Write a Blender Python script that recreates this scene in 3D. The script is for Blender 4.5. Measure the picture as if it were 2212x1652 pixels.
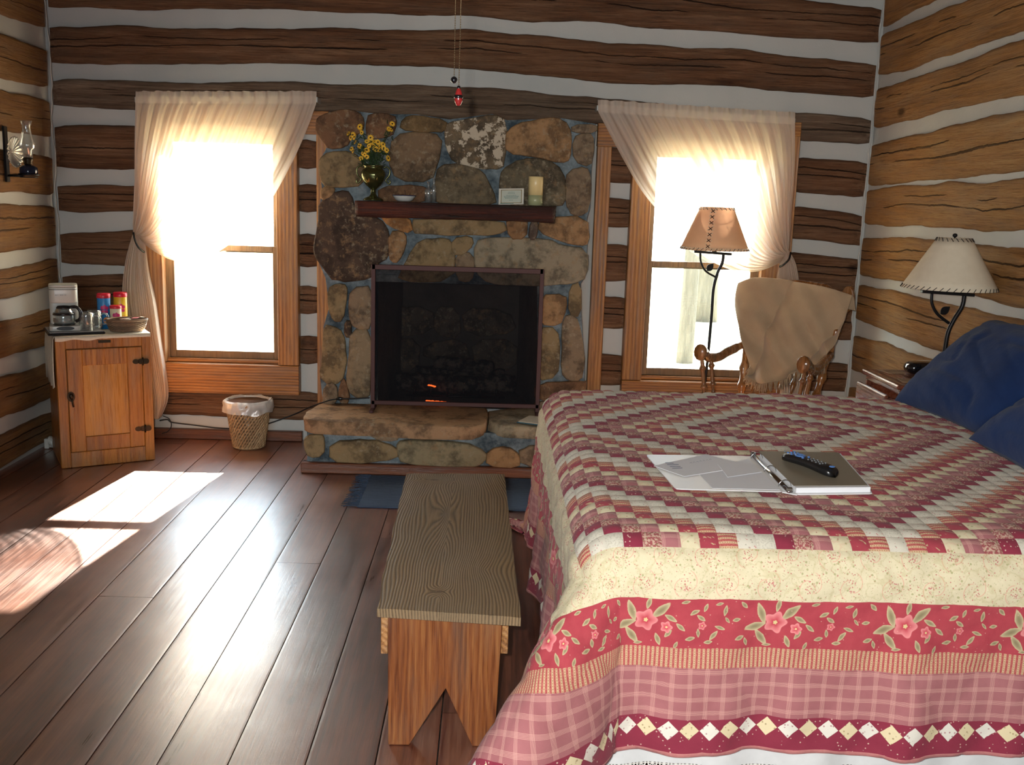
import bpy, math, random
import numpy as np
from mathutils import Vector, Matrix, noise as mn
for o in list(bpy.data.objects): bpy.data.objects.remove(o)
R = math.radians
random.seed(7)
S = bpy.context.scene
# ---------------------------------------------------------------- camera
F = 2165.0; CX = 1106.0; CY = 826.0; CAM = np.array([0, 0, 1.55])
_d = np.array([1062 - CX, 420 - CY, F]); _d /= np.linalg.norm(_d)
_r = np.array([1, .031, 0.]); _r -= _d * _r.dot(_d); _r /= np.linalg.norm(_r)
_u = np.cross(_r, _d)
if _u[1] > 0: _u = -_u
cam = bpy.data.objects.new('camera', bpy.data.cameras.new('camera')); S.collection.objects.link(cam)
M = Matrix.Identity(4)
for i in range(3):
    ax = (_r, _d, _u)[i]
    M[i][0] = ax[0]; M[i][1] = -ax[1]; M[i][2] = -ax[2]; M[i][3] = CAM[i]
cam.matrix_world = M
cam.data.sensor_width = 36; cam.data.sensor_fit = 'HORIZONTAL'; cam.data.lens = 36 * F / 2212
cam.data.clip_start = .05; cam.data.clip_end = 400
S.camera = cam
def ray(px, py):
    v = np.array([px - CX, py - CY, F]); return np.array([v @ _r, v @ _d, v @ _u])
def P(px, py, x=None, y=None, z=None):
    """point of the photograph on the world plane x=, y= or z="""
    v = ray(px, py)
    if y is not None: t = y / v[1]
    elif x is not None: t = x / v[0]
    else: t = (z - CAM[2]) / v[2]
    q = CAM + v * t
    return Vector((float(q[0]), float(q[1]), float(q[2])))
def Pn(px, py, p0, n):
    v = Vector([float(a) for a in ray(px, py)]); c = Vector([float(a) for a in CAM])
    return c + v * ((Vector(p0) - c).dot(n) / v.dot(n))
# ---------------------------------------------------------------- world, sun, lights, exposure
S.view_settings.view_transform = 'Standard'; S.view_settings.look = 'None'
S.view_settings.exposure = 0.22; S.view_settings.gamma = 1.0
S.view_settings.use_curve_mapping = False
W = bpy.data.worlds.new('world'); S.world = W; W.use_nodes = True
_b = W.node_tree.nodes['Background']; _b.inputs[0].default_value = (.74, .87, 1, 1); _b.inputs[1].default_value = 11.0
def light(name, kind, loc, energy, color=(1, 1, 1), rot=(0, 0, 0), **k):
    l = bpy.data.lights.new(name, kind); l.energy = energy; l.color = color
    for a, b in k.items(): setattr(l, a, b)
    o = bpy.data.objects.new(name, l); S.collection.objects.link(o); o.location = loc; o.rotation_euler = rot
    return o
sun = light('sun', 'SUN', (0, 12, 9), 115, (1, .95, .86), angle=R(.7))
sun.rotation_euler = Vector((-.135, -1, -.675)).to_track_quat('-Z', 'Y').to_euler()
flash = light('camera_flash', 'SPOT', (-.07, -.02, 1.60), 262, (1, .95, .88), spot_size=R(76), spot_blend=.7, shadow_soft_size=.015)
flash.rotation_euler = Vector((.17, 1, -.22)).to_track_quat('-Z', 'Y').to_euler()
D = 6.15; XL = -2.61; XR = 2.275; YF = -1.6; ZC = 3.0
front_light = light('front_fill_light', 'AREA', (-.75, YF + .06, 1.45), 60, (.80, .91, 1), (R(90), 0, 0), shape='RECTANGLE', size=1.5, size_y=1.1)  # added cool fill from behind the camera, no such source in view
# ---------------------------------------------------------------- mesh helpers
class MB:
    def __init__(s): s.v = []; s.f = []; s.m = []; s.uv = None; s.col = None; s.sm = []
    def add(s, vs, fs, mi=0, smooth=True):
        o = len(s.v); s.v += [Vector(a) for a in vs]
        for f in fs: s.f.append([o + i for i in f]); s.m.append(mi); s.sm.append(smooth)
        return s
    def grid(s, fn, nu, nv, mi=0, cu=False, smooth=True, flip=False):
        vs = []; fs = []
        for j in range(nv + 1):
            for i in range(nu + (0 if cu else 1)): vs.append(fn(i / nu, j / nv))
        w = nu + (0 if cu else 1)
        for j in range(nv):
            for i in range(nu):
                i2 = (i + 1) % w
                q = [j * w + i, j * w + i2, (j + 1) * w + i2, (j + 1) * w + i]
                fs.append(q[::-1] if flip else q)
        return s.add(vs, fs, mi, smooth)
    def box(s, a, b, mi=0, bev=0):
        x0, y0, z0 = [min(p, q) for p, q in zip(a, b)]; x1, y1, z1 = [max(p, q) for p, q in zip(a, b)]
        c = bev
        if not c:
            vs = [(x, y, z) for x in (x0, x1) for y in (y0, y1) for z in (z0, z1)]
            return s.add(vs, [(0, 1, 3, 2), (4, 6, 7, 5), (0, 4, 5, 1), (2, 3, 7, 6), (0, 2, 6, 4), (1, 5, 7, 3)], mi, False)
        vs = []; idx = {}
        for i, x in enumerate((x0, x1)):
            for j, y in enumerate((y0, y1)):
                for k, z in enumerate((z0, z1)):
                    sx, sy, sz = (1 - 2 * i), (1 - 2 * j), (1 - 2 * k)
                    for t, p in enumerate([(x, y + c * sy, z + c * sz), (x + c * sx, y, z + c * sz), (x + c * sx, y + c * sy, z)]):
                        idx[i, j, k, t] = len(vs); vs.append(p)
        f = []
        I = lambda *a: idx[a]
        for i in (0, 1): f.append([I(i, 0, 0, 0), I(i, 1, 0, 0), I(i, 1, 1, 0), I(i, 0, 1, 0)])
        for j in (0, 1): f.append([I(0, j, 0, 1), I(1, j, 0, 1), I(1, j, 1, 1), I(0, j, 1, 1)])
        for k in (0, 1): f.append([I(0, 0, k, 2), I(1, 0, k, 2), I(1, 1, k, 2), I(0, 1, k, 2)])
        for i in (0, 1):
            for j in (0, 1): f.append([I(i, j, 0, 0), I(i, j, 1, 0), I(i, j, 1, 1), I(i, j, 0, 1)])
            for k in (0, 1): f.append([I(i, 0, k, 0), I(i, 1, k, 0), I(i, 1, k, 2), I(i, 0, k, 2)])
        for j in (0, 1):
            for k in (0, 1): f.append([I(0, j, k, 1), I(1, j, k, 1), I(1, j, k, 2), I(0, j, k, 2)])
        for i in (0, 1):
            for j in (0, 1):
                for k in (0, 1): f.append([I(i, j, k, 0), I(i, j, k, 1), I(i, j, k, 2)])
        return s.add(vs, f, mi, False)
    def prism(s, pts, vec, mi=0, smooth=False):
        """polygon pts (3D) extruded by vec"""
        n = len(pts); vec = Vector(vec); pts = [Vector(p) for p in pts]
        vs = pts + [p + vec for p in pts]
        fs = [list(range(n))[::-1], [n + i for i in range(n)]]
        s.add(vs, fs, mi, False)
        o = len(s.v) - 2 * n
        for i in range(n): s.f.append([o + i, o + (i + 1) % n, o + n + (i + 1) % n, o + n + i]); s.m.append(mi); s.sm.append(smooth)
        return s
    def tube(s, pts, rad, n=10, mi=0, cap=True, sq=1.0):
        pts = [Vector(p) for p in pts]; m = len(pts)
        rr = rad if callable(rad) else (lambda t: rad)
        up = Vector((0, 0, 1)); prev = None; vs = []
        for i, p in enumerate(pts):
            t = (pts[min(i + 1, m - 1)] - pts[max(i - 1, 0)]).normalized()
            if prev is None:
                a = t.cross(up)
                if a.length < .1: a = t.cross(Vector((1, 0, 0)))
                a.normalize()
            else:
                a = prev - t * prev.dot(t)
                if a.length < 1e-5: a = t.cross(Vector((1, 0, 0)))
                a.normalize()
            prev = a; b = t.cross(a); r = rr(i / max(1, m - 1))
            for k in range(n):
                th = 2 * math.pi * k / n
                vs.append(p + a * (math.cos(th) * r) + b * (math.sin(th) * r * sq))
        fs = []
        for i in range(m - 1):
            for k in range(n):
                k2 = (k + 1) % n
                fs.append((i * n + k, i * n + k2, (i + 1) * n + k2, (i + 1) * n + k))
        if cap: fs.append(tuple(range(n))[::-1]); fs.append(tuple((m - 1) * n + k for k in range(n)))
        return s.add(vs, fs, mi)
    def lathe(s, prof, c=(0, 0, 0), n=32, mi=0, a=None, b=None):
        """prof: list of (radius, height); around z at c, or along the line a-b with height 0..1"""
        if a is None:
            c = Vector(c); X = Vector((1, 0, 0)); Y = Vector((0, 1, 0)); Z = Vector((0, 0, 1)); L = 1
        else:
            c = Vector(a); Z = Vector(b) - c; L = Z.length; Z.normalize()
            X = Z.cross(Vector((0, 1, .01))); X.normalize(); Y = Z.cross(X)
        vs = []; m = len(prof)
        for r, h in prof:
            for k in range(n):
                th = 2 * math.pi * k / n
                vs.append(c + Z * (h * L) + X * (r * math.cos(th)) + Y * (r * math.sin(th)))
        fs = []
        for i in range(m - 1):
            for k in range(n):
                k2 = (k + 1) % n
                fs.append((i * n + k, i * n + k2, (i + 1) * n + k2, (i + 1) * n + k))
        if prof[0][0] > 1e-4: fs.append(tuple(range(n))[::-1])
        if prof[-1][0] > 1e-4: fs.append(tuple((m - 1) * n + k for k in range(n)))
        return s.add(vs, fs, mi)
    def ball(s, c, r, n=12, mi=0):
        if not hasattr(r, '__len__'): r = (r, r, r)
        return s.grid(lambda u, v: (c[0] + r[0] * math.cos(2 * math.pi * u) * math.sin(math.pi * v), c[1] + r[1] * math.sin(2 * math.pi * u) * math.sin(math.pi * v), c[2] - r[2] * math.cos(math.pi * v)), n, n // 2 + 2, mi, cu=True)
    def xf(s, M):
        s.v = [M @ p for p in s.v]; return s
def lin(pts, t):
    """polyline of (t, value...) or equal spaced points, catmull-rom smooth"""
    n = len(pts) - 1; x = max(0, min(.99999, t)) * n; i = int(x); f = x - i
    p = [Vector(pts[max(0, min(n, i + k))]) for k in (-1, 0, 1, 2)]
    return .5 * ((2 * p[1]) + (p[2] - p[0]) * f + (2 * p[0] - 5 * p[1] + 4 * p[2] - p[3]) * f * f + (3 * p[1] - p[0] - 3 * p[2] + p[3]) * f ** 3)
def smooth_path(pts, n=24): return [lin(pts, i / n) for i in range(n + 1)]
def mats_list(m): return m if isinstance(m, (list, tuple)) else [m]
def obj(name, mb, m, parent=None, local=False, label=None, solid=0, subd=0, bevel=0):
    me = bpy.data.meshes.new(name)
    vs = mb.v
    if parent is not None and not local:
        inv = parent.matrix_basis.inverted()
        p = parent.parent
        while p is not None: inv = inv @ p.matrix_basis.inverted(); p = p.parent
        vs = [inv @ v for v in vs]
    me.from_pydata([tuple(v) for v in vs], [], mb.f)
    me.polygons.foreach_set('material_index', mb.m)
    me.polygons.foreach_set('use_smooth', mb.sm)
    for x in mats_list(m): me.materials.append(x)
    if mb.uv is not None:
        uv = me.uv_layers.new(name='UVMap')
        lv = np.zeros(len(me.loops), dtype=np.int32); me.loops.foreach_get('vertex_index', lv)
        uv.data.foreach_set('uv', np.array(mb.uv, dtype=np.float32)[lv].ravel())
    if mb.col is not None:
        ca = me.color_attributes.new('Col', 'FLOAT_COLOR', 'POINT')
        ca.data.foreach_set('color', np.array(mb.col, dtype=np.float32).ravel())
    me.update()
    o = bpy.data.objects.new(name, me); S.collection.objects.link(o)
    if parent is not None: o.parent = parent
    if label: o['label'] = label
    if solid:
        md = o.modifiers.new('solid', 'SOLIDIFY'); md.thickness = solid; md.offset = 0
    if bevel:
        md = o.modifiers.new('bevel', 'BEVEL'); md.width = bevel; md.segments = 2; md.limit_method = 'ANGLE'
    if subd:
        md = o.modifiers.new('sub', 'SUBSURF'); md.levels = subd; md.render_levels = subd
    return o
def tag(o, label, cat, group=None, kind=None):
    o['label'] = label; o['category'] = cat
    if group: o['group'] = group
    if kind: o['kind'] = kind
    return o
def thing(name, label, cat, loc=(0, 0, 0), rotz=0, group=None):
    o = bpy.data.objects.new(name, None); S.collection.objects.link(o)
    o.empty_display_size = .1
    o.matrix_basis = Matrix.Translation(Vector(loc)) @ Matrix.Rotation(rotz, 4, 'Z')
    return tag(o, label, cat, group)
def struct(name, mb, m, parent=None, label=None, bevel=0):
    o = obj(name, mb, m, parent, bevel=bevel)
    if parent is None: o['kind'] = 'structure'
    if label: o['label'] = label
    return o
# ---------------------------------------------------------------- material helpers
class E:
    def __init__(s, t, k): s.t = t; s.k = k
    def _m(s, op, o=None, c=None, clamp=False):
        n = s.t.nodes.new('ShaderNodeMath'); n.operation = op; n.use_clamp = clamp
        for i, a in enumerate((s, o, c)):
            if a is None: continue
            if isinstance(a, E): s.t.links.new(a.k, n.inputs[i])
            else: n.inputs[i].default_value = a
        return E(s.t, n.outputs[0])
    def __add__(s, o): return s._m('ADD', o)
    def __radd__(s, o): return s._m('ADD', o)
    def __sub__(s, o): return s._m('SUBTRACT', o)
    def __rsub__(s, o): return (s * -1) + o
    def __mul__(s, o): return s._m('MULTIPLY', o)
    def __rmul__(s, o): return s._m('MULTIPLY', o)
    def __truediv__(s, o): return s._m('DIVIDE', o)
    def lt(s, o): return s._m('LESS_THAN', o)
    def gt(s, o): return s._m('GREATER_THAN', o)
    def mod(s, o): return s._m('FLOORED_MODULO', o)
    def floor(s): return s._m('FLOOR')
    def abs(s): return s._m('ABSOLUTE')
    def sin(s): return s._m('SINE')
    def cos(s): return s._m('COSINE')
    def pow(s, o): return s._m('POWER', o)
    def mx(s, o): return s._m('MAXIMUM', o)
    def mn(s, o): return s._m('MINIMUM', o)
    def sqrt(s): return s._m('SQRT')
    def clamp(s): return s._m('ADD', 0.0, clamp=True)
class T:
    def __init__(s, tree): s.t = tree; s.nodes = tree.nodes; s.links = tree.links
    def n(s, ty, ins=None, out=0, **k):
        n = s.nodes.new(ty)
        for a, b in k.items(): setattr(n, a, b)
        for a, b in (ins or {}).items():
            if isinstance(b, E): s.links.new(b.k, n.inputs[a])
            else: n.inputs[a].default_value = b
        return E(s, n.outputs[out])
    def co(s, which='Object'):
        return s.n('ShaderNodeTexCoord', out=which)
    def sep(s, v):
        n = s.nodes.new('ShaderNodeSeparateXYZ'); s.links.new(v.k, n.inputs[0]); return [E(s, n.outputs[i]) for i in range(3)]
    def comb(s, x, y, z=0.0): return s.n('ShaderNodeCombineXYZ', {0: x, 1: y, 2: z})
    def scale(s, v, sc, off=(0, 0, 0)): return s.n('ShaderNodeMapping', {'Vector': v, 'Scale': sc, 'Location': off})
    def noise(s, v, sc=5, det=3, rough=.55, dist=0, out=0):
        return s.n('ShaderNodeTexNoise', {'Vector': v, 'Scale': sc, 'Detail': det, 'Roughness': rough, 'Distortion': dist}, out)
    def vor(s, v, sc=5, feat='F1', out=0, rnd=1.0):
        return s.n('ShaderNodeTexVoronoi', {'Vector': v, 'Scale': sc, 'Randomness': rnd}, out, feature=feat)
    def ramp(s, f, stops, interp='LINEAR'):
        n = s.nodes.new('ShaderNodeValToRGB'); s.links.new(f.k, n.inputs[0]); cr = n.color_ramp; cr.interpolation = interp
        while len(cr.elements) < len(stops): cr.elements.new(.5)
        for e, (p, c) in zip(cr.elements, stops):
            e.position = p; e.color = (c if len(c) == 4 else (*c, 1)) if hasattr(c, '__len__') else (c, c, c, 1)
        return E(s, n.outputs[0])
    def mix(s, f, a, b, mode='MIX'):
        n = s.nodes.new('ShaderNodeMix'); n.data_type = 'RGBA'; n.blend_type = mode
        for i, x in ((0, f), (6, a), (7, b)):
            if isinstance(x, E): s.links.new(x.k, n.inputs[i])
            elif hasattr(x, '__len__'): n.inputs[i].default_value = (*x[:3], 1)
            else: n.inputs[i].default_value = x
        return E(s, n.outputs[2])
    def isl(s): return s.n('ShaderNodeNewGeometry', out='Random Per Island')
    def mapr(s, v, a, b, c=0., d=1.): return s.n('ShaderNodeMapRange', {0: v, 1: a, 2: b, 3: c, 4: d})
def mat(name, fn=None, color=(.5, .5, .5), rough=.6, metal=0, **kw):
    m = bpy.data.materials.new(name); m.use_nodes = True; nt = m.node_tree; t = T(nt)
    p = nt.nodes['Principled BSDF']; d = dict(color=color, rough=rough, metal=metal); d.update(kw)
    if fn: d.update(fn(t))
    names = dict(color='Base Color', rough='Roughness', metal='Metallic', ior='IOR', trans='Transmission Weight', coat='Coat Weight', coatr='Coat Roughness', coati='Coat IOR', emis='Emission Color', emis_s='Emission Strength', alpha='Alpha', spec='Specular IOR Level', sheen='Sheen Weight')
    for k, nm in names.items():
        if k not in d: continue
        v = d[k]
        if isinstance(v, E): nt.links.new(v.k, p.inputs[nm])
        elif hasattr(v, '__len__'): p.inputs[nm].default_value = (*v[:3], 1)
        else: p.inputs[nm].default_value = v
    if 'bump' in d:
        h, st, ds = d['bump']
        b = nt.nodes.new('ShaderNodeBump'); b.inputs['Strength'].default_value = st; b.inputs['Distance'].default_value = ds
        nt.links.new(h.k, b.inputs['Height']); nt.links.new(b.outputs[0], p.inputs['Normal'])
    return m
def simple(name, color, rough=.5, metal=0, **k):
    """plain stuff with a faint procedural variation"""
    def fn(t):
        n = t.noise(t.co(), 18, 3)
        return dict(color=t.mix(n * .35, color, tuple(c * .62 for c in color)), bump=(n, .05, .002))
    return mat(name, fn, rough=rough, metal=metal, **k)
def wood(name, dark, mid, light, axis=0, check=0, rough=.6, grain=60, rings=9., crack=0.0, bump=.35, knots=True, coat=0, sc=1.0, wob=1.0, spec=.4, isl=True, rw=.16):
    def fn(t):
        v = t.co()
        if isl:
            r = t.isl(); v = t.n('ShaderNodeVectorMath', {0: v, 1: t.comb(r * 7.3, r * 3.1, r * 5.7)}, operation='ADD')
        st = [3.2, 3.2, 3.2]; st[axis] = .55
        big = t.noise(t.scale(v, tuple(st)), 1.6 * sc, 4, .6)
        g = [grain] * 3; g[axis] = grain * .035
        fine = t.mapr(t.noise(t.scale(v, tuple(g)), sc, 5, .65), .34, .66)
        xyz = t.sep(v); o = [a for i, a in enumerate(xyz) if i != axis]
        w = big * 9 * wob + t.noise(t.scale(v, tuple(st)), 4 * sc, 2) * 2
        ring = ((o[0] * .8 + o[1]) * rings * 6.28 * sc + w * .95).sin() * .5 + .5
        g2 = [grain * 4.5] * 3; g2[axis] = grain * .12
        fine2 = t.mapr(t.noise(t.scale(v, tuple(g2)), sc, 3, .7), .32, .68)
        f = ((big - .5) * .9 + (ring - .5) * rw + (fine - .5) * .36 + (fine2 - .5) * .24 + .46).clamp()
        c = t.ramp(f, [(.14, dark), (.45, mid), (.82, light)])
        hue = t.noise(t.scale(v, tuple(st)), 5 * sc, 4, .6)
        gl = (mid[0] + mid[1] + mid[2]) / 3
        c = t.mix(t.mapr(hue, .45, .70, 0, .45), c, (gl * 1.15, gl * .95, gl * .72))
        c = t.mix(t.mapr(fine2, .05, .25, .5, 0), c, tuple(x_ * .6 for x_ in dark))
        if isl: c = t.mix(t.mapr(t.isl(), 0, 1, 0, .35), c, tuple(a * .7 for a in mid))
        h = ring * rw * 3 + fine + fine2 * .6
        if knots:
            ks = [2.6] * 3; ks[axis] = 1.3
            kd = t.vor(t.scale(v, tuple(ks)), 1.25 * sc)
            k = (1 - t.mapr(kd, .045, .11)).clamp()
            c = t.mix(k * .8, c, tuple(a * .35 for a in dark))
        if crack:
            cs = [9.] * 3; cs[axis] = .8
            cr = (t.noise(t.scale(v, tuple(cs)), 1.2, 4, .6) - .5).abs()
            k = (1 - t.mapr(cr, 0.002, .014)).clamp() * crack * t.mapr(t.noise(v, 2.5, 2), .45, .6)
            c = t.mix(k, c, tuple(a * .18 for a in dark)); h = h - k * 2.5
        if check:
            ou = t.sep(t.co('UV')); rnd = t.n('ShaderNodeObjectInfo', out='Random')
            w1 = t.noise(t.comb(ou[0] * .8 + rnd * 40, rnd * 9), 1.0, 3, .7); w2 = t.noise(t.comb(ou[0] * 5 + rnd * 40, rnd * 5), 1.0, 3, .7)
            for off, cen in ((0., .52), (17., .30)):
                line = (ou[1] - cen - (t.noise(t.comb(ou[0] * .55 + rnd * 31 + off, off), 1, 4, .62) - .5) * .55 - (t.noise(t.comb(ou[0] * 22 + rnd * 9, off), 1, 3, .7) - .5) * .05).abs()
                wd = (t.noise(t.comb(ou[0] * 1.3 + rnd * 17 + off, 3.3), 1, 3, .6) - (.44 if off == 0 else .50)) * .16
                k = (1 - t.mapr(line - wd.mx(0.0) * .5, .0, .012)).clamp() * t.mapr(wd, .0, .004)
                c = t.mix(k * check, c, tuple(a * .12 for a in dark)); h = h - k * 3
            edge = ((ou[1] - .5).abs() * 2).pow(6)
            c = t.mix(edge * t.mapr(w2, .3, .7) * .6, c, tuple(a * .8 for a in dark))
            wash = t.mapr(w1, .42, .62)
            c = t.mix(wash * .35, c, mid)
        return dict(color=c, rough=t.mapr(fine, .2, .8, rough - .12, rough + .12), bump=(h, bump, .004), coat=coat, coatr=.2, spec=spec)
    return mat(name, fn)
# ---------------------------------------------------------------- materials
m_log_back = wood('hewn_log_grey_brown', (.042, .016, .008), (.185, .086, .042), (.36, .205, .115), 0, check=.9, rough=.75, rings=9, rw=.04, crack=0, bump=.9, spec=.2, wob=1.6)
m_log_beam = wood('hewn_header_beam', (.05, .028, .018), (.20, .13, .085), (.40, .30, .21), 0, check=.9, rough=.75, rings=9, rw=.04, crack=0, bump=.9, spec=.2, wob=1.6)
m_log_left = wood('hewn_log_dimmed', (.09, .036, .012), (.27, .135, .050), (.43, .27, .12), 1, check=.95, rough=.7, rings=9, rw=.05, crack=0, bump=.9, spec=.25, wob=1.6)  # same wood as the honey logs, darkened to paint the left wall's dimmer light
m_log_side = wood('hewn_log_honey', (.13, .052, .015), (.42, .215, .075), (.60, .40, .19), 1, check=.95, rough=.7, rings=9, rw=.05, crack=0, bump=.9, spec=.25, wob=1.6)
m_pine_x = wood('pine_trim_x', (.16, .060, .018), (.36, .140, .032), (.54, .26, .080), 0, rough=.45, rings=55, rw=.34, bump=.3)
m_pine_z = wood('pine_trim_z', (.17, .065, .020), (.38, .155, .040), (.56, .28, .090), 2, rough=.45, rings=55, rw=.34, bump=.3)
m_sash = wood('sash_wood', (.10, .055, .025), (.22, .13, .060), (.30, .19, .095), 2, rough=.5, rings=6, bump=.15, knots=False)
def _chink(t):
    v = t.co(); n = t.noise(v, 14, 5, .6); b = t.noise(v, 2.2, 3)
    return dict(color=t.mix(b, (.46, .47, .45), (.62, .62, .58)), rough=.9, bump=(n + t.noise(v, 90, 3) * .5, .3, .006), spec=.1)
m_chink = mat('chinking_mortar', _chink)
def _floor(t):
    v = t.co(); r = t.isl()
    v2 = t.n('ShaderNodeVectorMath', {0: v, 1: t.comb(r * 9, r * 31, r * 5)}, operation='ADD')
    big = t.noise(t.scale(v2, (5, .55, 5)), 1.4, 5, .65)
    fine = t.mapr(t.noise(t.scale(v2, (70, 2.2, 70)), 1, 5, .7), .33, .67); fine2 = t.mapr(t.noise(t.scale(v2, (330, 9, 330)), 1, 3, .7), .3, .7)
    wear = t.noise(v, 1.9, 4, .62)
    f = ((big - .5) * 1.1 + (fine - .5) * .38 + (fine2 - .5) * .2 + (r - .5) * .2 + .46).clamp()
    c = t.ramp(f, [(.2, (.055, .016, .009)), (.48, (.17, .052, .027)), (.8, (.28, .115, .062))])
    kd = t.vor(t.scale(v2, (4.4, 2.2, 1)), 1.0)
    k = (1 - t.mapr(kd, .03, .085)).clamp()
    c = t.mix(k * .85, c, (.012, .006, .004))
    streak = t.mapr(t.noise(t.scale(v2, (10, .9, 1)), 1.5, 3, .6), .60, .68)
    c = t.mix(streak * .55, c, (.045, .011, .006))
    rr = t.mapr(wear + (fine - .5) * .22, .36, .66, .30, .56) + streak * -.06
    return dict(color=c, rough=rr, bump=(big * .3 + fine * .35 + fine2 * .12 - k * .6, .30, .003), spec=.9, coat=1.0, coatr=.30, coati=1.85)
m_floor = mat('varnished_floorboards', _floor)
m_ceil = wood('ceiling_boards', (.10, .05, .025), (.2, .11, .05), (.3, .18, .09), 1, rough=.7)
m_base = wood('red_brown_board', (.05, .014, .007), (.15, .045, .018), (.26, .09, .035), 0, rough=.4, knots=False)
def _stone(t):
    v = t.co(); c = t.n('ShaderNodeVertexColor', out=0, layer_name='Col')
    n = t.noise(v, 9, 7, .68); n2 = t.noise(v, 34, 5, .7); n3 = t.noise(v, 3.5, 3)
    c = t.mix(t.mapr(n, .46, .60, 0, .75), c, t.mix(.78, c, (.014, .011, .010)))
    c = t.mix(t.mapr(t.noise(v, 21, 5, .7), .54, .66, 0, .55), c, (.30, .19, .095))
    li = t.mapr(n2 + n3 * .35, .74, .86) * .55
    c = t.mix(li, c, (.34, .29, .20))
    al = t.n('ShaderNodeVertexColor', out=1, layer_name='Col')
    wh = t.mapr(t.noise(v, 15, 5, .7), .50, .53) * (1 - al).clamp()
    c = t.mix(wh, c, (.52, .45, .34))
    return dict(color=c, rough=.85, bump=(n + n2 * .5, .6, .012), spec=.2)
m_stone = mat('field_stone', _stone)
def _mortar(t):
    v = t.co(); n = t.noise(v, 24, 5, .6)
    return dict(color=t.mix(t.mapr(t.noise(v, 7, 5, .7), .38, .64), (.045, .065, .08), (.23, .28, .30)), rough=.9, bump=(n + t.noise(v, 6, 3) * 2, .9, .02), spec=.15)
m_mortar = mat('blue_grey_mortar', _mortar)
m_soot = mat('sooty_firebrick', lambda t: dict(color=t.mix(t.noise(t.co(), 5, 5), (.02, .018, .017), (.12, .10, .08)), rough=.9, bump=(t.noise(t.co(), 12, 5), .5, .02)))
m_black = simple('black_iron', (.016, .015, .016), .42, .6)
m_blackp = simple('black_plastic', (.012, .012, .013), .25)
def pane_mat():
    m = bpy.data.materials.new('window_glass'); m.use_nodes = True; nt = m.node_tree; t = T(nt); nt.nodes.remove(nt.nodes['Principled BSDF'])
    b = t.n('ShaderNodeMixShader', {0: .05, 1: t.n('ShaderNodeBsdfTransparent', {0: (.96, .98, .97, 1)}), 2: t.n('ShaderNodeBsdfGlossy', {0: (1, 1, 1, 1), 1: .02})})
    nt.links.new(b.k, nt.nodes['Material Output'].inputs[0]); return m
m_glass = pane_mat()
def curtain_mat():
    m = bpy.data.materials.new('sheer_curtain_cloth'); m.use_nodes = True; nt = m.node_tree; t = T(nt); nt.nodes.remove(nt.nodes['Principled BSDF'])
    uvn = t.co('UV'); u = t.sep(uvn)[0]; v = t.sep(uvn)[1]
    band = t.n('ShaderNodeVertexColor', out=0, layer_name='Col')
    weave = t.noise(t.scale(uvn, (220, 6, 1)), 1, 3)
    col = t.mix(weave * .5, (.93, .82, .70), (.84, .70, .58))
    df = t.n('ShaderNodeBsdfDiffuse', {0: col}); tl = t.n('ShaderNodeBsdfTranslucent', {0: col}); tr = t.n('ShaderNodeBsdfTransparent')
    a = t.n('ShaderNodeMixShader', {0: .48, 1: df, 2: tl})
    b = t.n('ShaderNodeMixShader', {0: t.mapr(weave, .3, .7, .30, .16) * (1 - t.sep(band)[0]), 1: a, 2: tr})
    nt.links.new(b.k, nt.nodes['Material Output'].inputs[0]); return m
m_curtain = curtain_mat()
def mesh_mat():
    m = bpy.data.materials.new('fire_screen_mesh'); m.use_nodes = True; nt = m.node_tree; t = T(nt); nt.nodes.remove(nt.nodes['Principled BSDF'])
    df = t.n('ShaderNodeBsdfDiffuse', {0: (.014, .014, .017, 1)}); tr = t.n('ShaderNodeBsdfTransparent')
    w = t.noise(t.co(), 900, 0)
    b = t.n('ShaderNodeMixShader', {0: t.mapr(w, .3, .7, .34, .48), 1: df, 2: tr})
    nt.links.new(b.k, nt.nodes['Material Output'].inputs[0]); return m
m_mesh = mesh_mat()
# ---------------------------------------------------------------- floor
rf = random.Random(3)
mb = MB(); x = XL - .1
while x < XR + .1:
    w = rf.choice([.15, .17, .19, .19, .21]); g = .0042
    # boards butt at random joints along the room
    ys = [YF - .1]
    while ys[-1] < D + .1:
        ys.append(min(D + .12, ys[-1] + rf.uniform(2.2, 4.6)))
    for y0, y1 in zip(ys[:-1], ys[1:]):
        ph = rf.uniform(-1, 1); tl = rf.uniform(-.0009, .0009)
        def top(u, v, x=x, w=w, y0=y0, y1=y1, ph=ph, tl=tl):
            px = x + g / 2 + (w - g) * u; py = y0 + .001 + (y1 - y0 - .002) * v
            cup = .0006 * ((2 * u - 1) ** 2)
            return (px, py, -.0016 + cup * ph + tl * (u - .5) * 2 + .0016 * mn.noise(Vector((px * 3, py * 1.1, 3))) - (.0003 if u in (0, 1) else 0))
        us = [0, .03, .2, .4, .6, .8, .97, 1]
        nv = 40
        vs = [top(uu, j / nv) for j in range(nv + 1) for uu in us]; k = len(us)
        fs = [(j * k + i, j * k + i + 1, (j + 1) * k + i + 1, (j + 1) * k + i) for j in range(nv) for i in range(k - 1)]
        o = len(vs)
        vs += [(a[0], a[1], -.03) for a in (vs[0], vs[k - 1], vs[-1], vs[-k])]
        fs += [[o] + [j * k for j in range(nv + 1)] + [o + 3], [o + 1, o + 2] + [j * k + k - 1 for j in range(nv, -1, -1)]]
        mb.add(vs, fs, 0, False)
    x += w
mb.box((XL - .2, YF - .2, -.12), (XR + .2, D + .2, -.028), 1)
m_dark = simple('dark_gap', (.01, .007, .005), .9)
struct('floor', mb, [m_floor, m_dark])
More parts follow.
